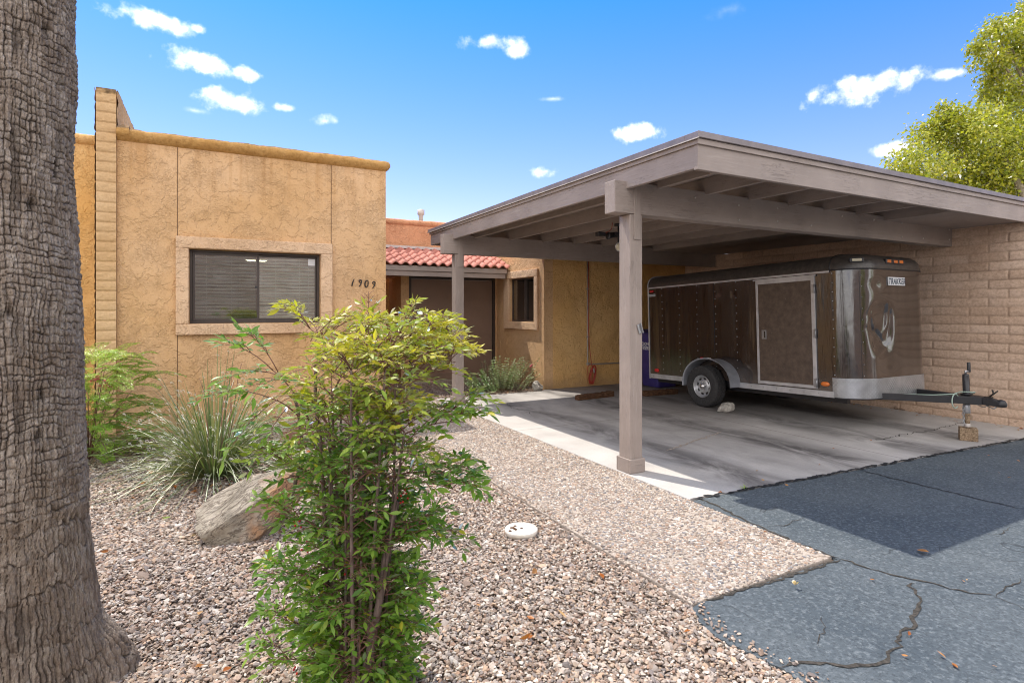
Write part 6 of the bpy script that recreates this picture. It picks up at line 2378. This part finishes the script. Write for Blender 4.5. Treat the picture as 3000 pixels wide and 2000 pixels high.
for px, py, zc, rp in lobes:
    c0_ = at(px, py, zc)
    r_ = rp / FPX * zc
    n = int(1500 * (r_ / 1.0) ** 2.1) + 200
    sub = [(GEN().normalized() * g.uniform(0.45, 1.0)) for _ in range(max(10, int(26 * r_)))]
    for k in range(n):
        s_ = sub[k % len(sub)]
        q = c0_ + Vector((s_.x * r_, s_.y * r_, s_.z * r_ * 0.95)) + GEN() * 0.17 * (r_ ** 0.4)
        dd = (s_ * 0.6 + GEN() * 0.7)
        dd.z -= 0.35
        lf.add(q - TB, dd, Vector((0, 0, 1)) * 0.8 + s_ * 0.5 + GEN() * 0.5, g.uniform(0.085, 0.15), g.uniform(0.07, 0.12), max(0, g.gauss(0.12, 0.3)) if g.random() < 0.6 else 0.0, 0.2)
    P = bez(trunk_top, (trunk_top + c0_) / 2 + Vector((0, 0, 0.5)), c0_, 6)
    br.tube([p - TB for p in P], [max(0.012, 0.07 - 0.009 * i) for i in range(7)], 6)
lf.build('crown', MT['tree_leaf'], te, simple=True)
P = [Vector((0, 0, -0.1)), Vector((0.05, 0, 1.5)), Vector((0, 0.1, 3.0)), (trunk_top - TB) * 0.75, trunk_top - TB]
m = MB().tube(P, [0.34, 0.28, 0.24, 0.2, 0.12], 14)
for b in ((2930, 566, 20.2), (2990, 480, 20.4), (2900, 380, 20.8)):
    q = at(*b) - TB
    s_ = P[2].lerp(P[4], 0.3)
    m.tube(bez(s_, (s_ + q) / 2 + Vector((0, 0, -0.2)), q, 8), [0.13 - 0.012 * i for i in range(9)], 8)
m.build('trunk', MT['tree_bark'], te)
br.build('branches', MT['tree_bark'], te)
print('tree leaves', len(lf.b))

# ------------------------------------------------------------------ dry leaves
def dry_leaf_geo(o, p, sz, curl):
    a = g.uniform(0, 6.28)
    o.add(p, Vector((math.cos(a), math.sin(a), g.uniform(-0.1, 0.3))), Vector((0, 0, 1)) + GEN() * curl, sz, sz * g.uniform(0.4, 0.7), 0, g.uniform(-0.3, 0.3))


lt = Leaves()
for k in range(150):                                     # in the gravel
    x, y = g.uniform(-1.2, 2.0), g.uniform(1.7, 7.2)
    if k < 70:
        a = g.uniform(0, 6.28)
        x, y = YB.x + math.cos(a) * g.uniform(0.1, 0.7), YB.y + math.sin(a) * g.uniform(0.1, 0.6)
    dry_leaf_geo(lt, Vector((x, y, float(bed_z(np.array([x]), np.array([y]))[0]) + 0.022)), g.uniform(0.03, 0.06), 0.4)
for k in range(60):                                      # swept up along the block wall
    x, y = 8.42 - abs(g.gauss(0, 0.16)), g.uniform(2.6, 5.6)
    dry_leaf_geo(lt, Vector((x, y, 0.008)), g.uniform(0.03, 0.055), 0.4)
for px, py in ((2488, 1290), (2438, 1314), (2500, 1347), (2215, 1378), (2240, 1407), (2116, 1443), (2310, 1422), (2700, 1303), (2556, 1291), (2900, 1335), (2890, 1380), (2922, 1383), (2962, 1398), (2978, 1349), (2405, 1361),
               (2670, 1229), (2700, 1228), (2730, 1227), (2562, 1698), (2832, 1700), (2825, 1705), (2662, 1862), (2806, 1958), (2800, 1955), (2772, 1928), (2905, 1949), (2640, 1918), (2030, 1492), (2250, 1560)):
    x, y = gp(px, py)
    dry_leaf_geo(lt, Vector((x, y, 0.003)), g.uniform(0.018, 0.034), 0.5)
for k in range(40):
    a = g.uniform(0, 6.28)
    x, y = GB.x + math.cos(a) * g.uniform(0.1, 0.6) + 0.1, GB.y + math.sin(a) * 0.35
    dry_leaf_geo(lt, Vector((x, y, 0.02)), g.uniform(0.03, 0.05), 0.5)
tag(lt.build('fallen_leaves', MT['dry'], None), kind='stuff')
one = Leaves()
dry_leaf_geo(one, Vector((0, 0, 0.004)), 0.07, 0.3)
o = one.build('dry_leaf', MT['dry'])
o.location = (*gp(2685, 1611), 0.0)
tag(o, 'orange dry leaf lying at the tip of the carport shadow on the asphalt', 'leaf')
one = Leaves()
for k in range(4):
    one.add(Vector((0, 0, 0.02)), Vector((g.uniform(-.5, .5), g.uniform(-.5, .5), g.uniform(0.4, 1.2))), GEN(), 0.038, 0.024, 0, 0.4)
mm = m_leaf('pale_dry_leaf', (0.55, 0.38, 0.22), (0.66, 0.50, 0.32), (0.75, 0.62, 0.45), None, 0.2, 0.04)
o = one.build('curled_leaf', mm)
o.location = (*gp(2328, 1722), -0.004)
tag(o, 'pale curled leaf standing up on the asphalt near the walkway corner', 'leaf')

# ------------------------------------------------------------------ across the drive, behind the viewer: what windows and trailer mirror
ow = thing('opposite_wall', 'long tan slump block wall across the drive facing the house', 'wall', (1, -7.4, 0))
setparent(brick_sheet('block_face', (12.0, -7.4, -0.05), (-1, 0, 0), (0, 0, 1), (0, 1, 0), 16.0, 3.7, 0.405, 0.1115, 0.03, MT['block'], None, True, 61), ow)
setparent(MB().box(-3.99, 11.99, -7.7, -7.41, -0.08, 3.62).build('wall_core', MT['block']), ow)
for bx_, by_, hh, rr_, sd in ((6.3, -4.9, 3.6, 1.35, 71), (14.5, -4.2, 5.5, 2.0, 73)):
    tb = thing('garden_tree', 'bushy green tree across the drive ' + ('before the tan block wall' if bx_ < 10 else 'beyond the end of the tan block wall'), 'tree', (bx_, by_, -0.05))
    lf = Leaves()
    for k in range(2600):
        s_ = GEN().normalized() * g.uniform(0.5, 1.0) ** 0.5
        q = Vector((s_.x * rr_, s_.y * rr_, hh * 0.58 + s_.z * hh * 0.40)) + GEN() * 0.08
        lf.add(q, GEN(), GEN(), 0.17, 0.11, 0.1, 0.2)
    lf.build('crown', MT['tree_leaf'], tb, simple=True)
    MB().tube([(0, 0, 0), (0.05, 0, hh * 0.3), (0, 0, hh * 0.6)], [0.13, 0.1, 0.05], 10).build('trunk', MT['tree_bark'], tb)
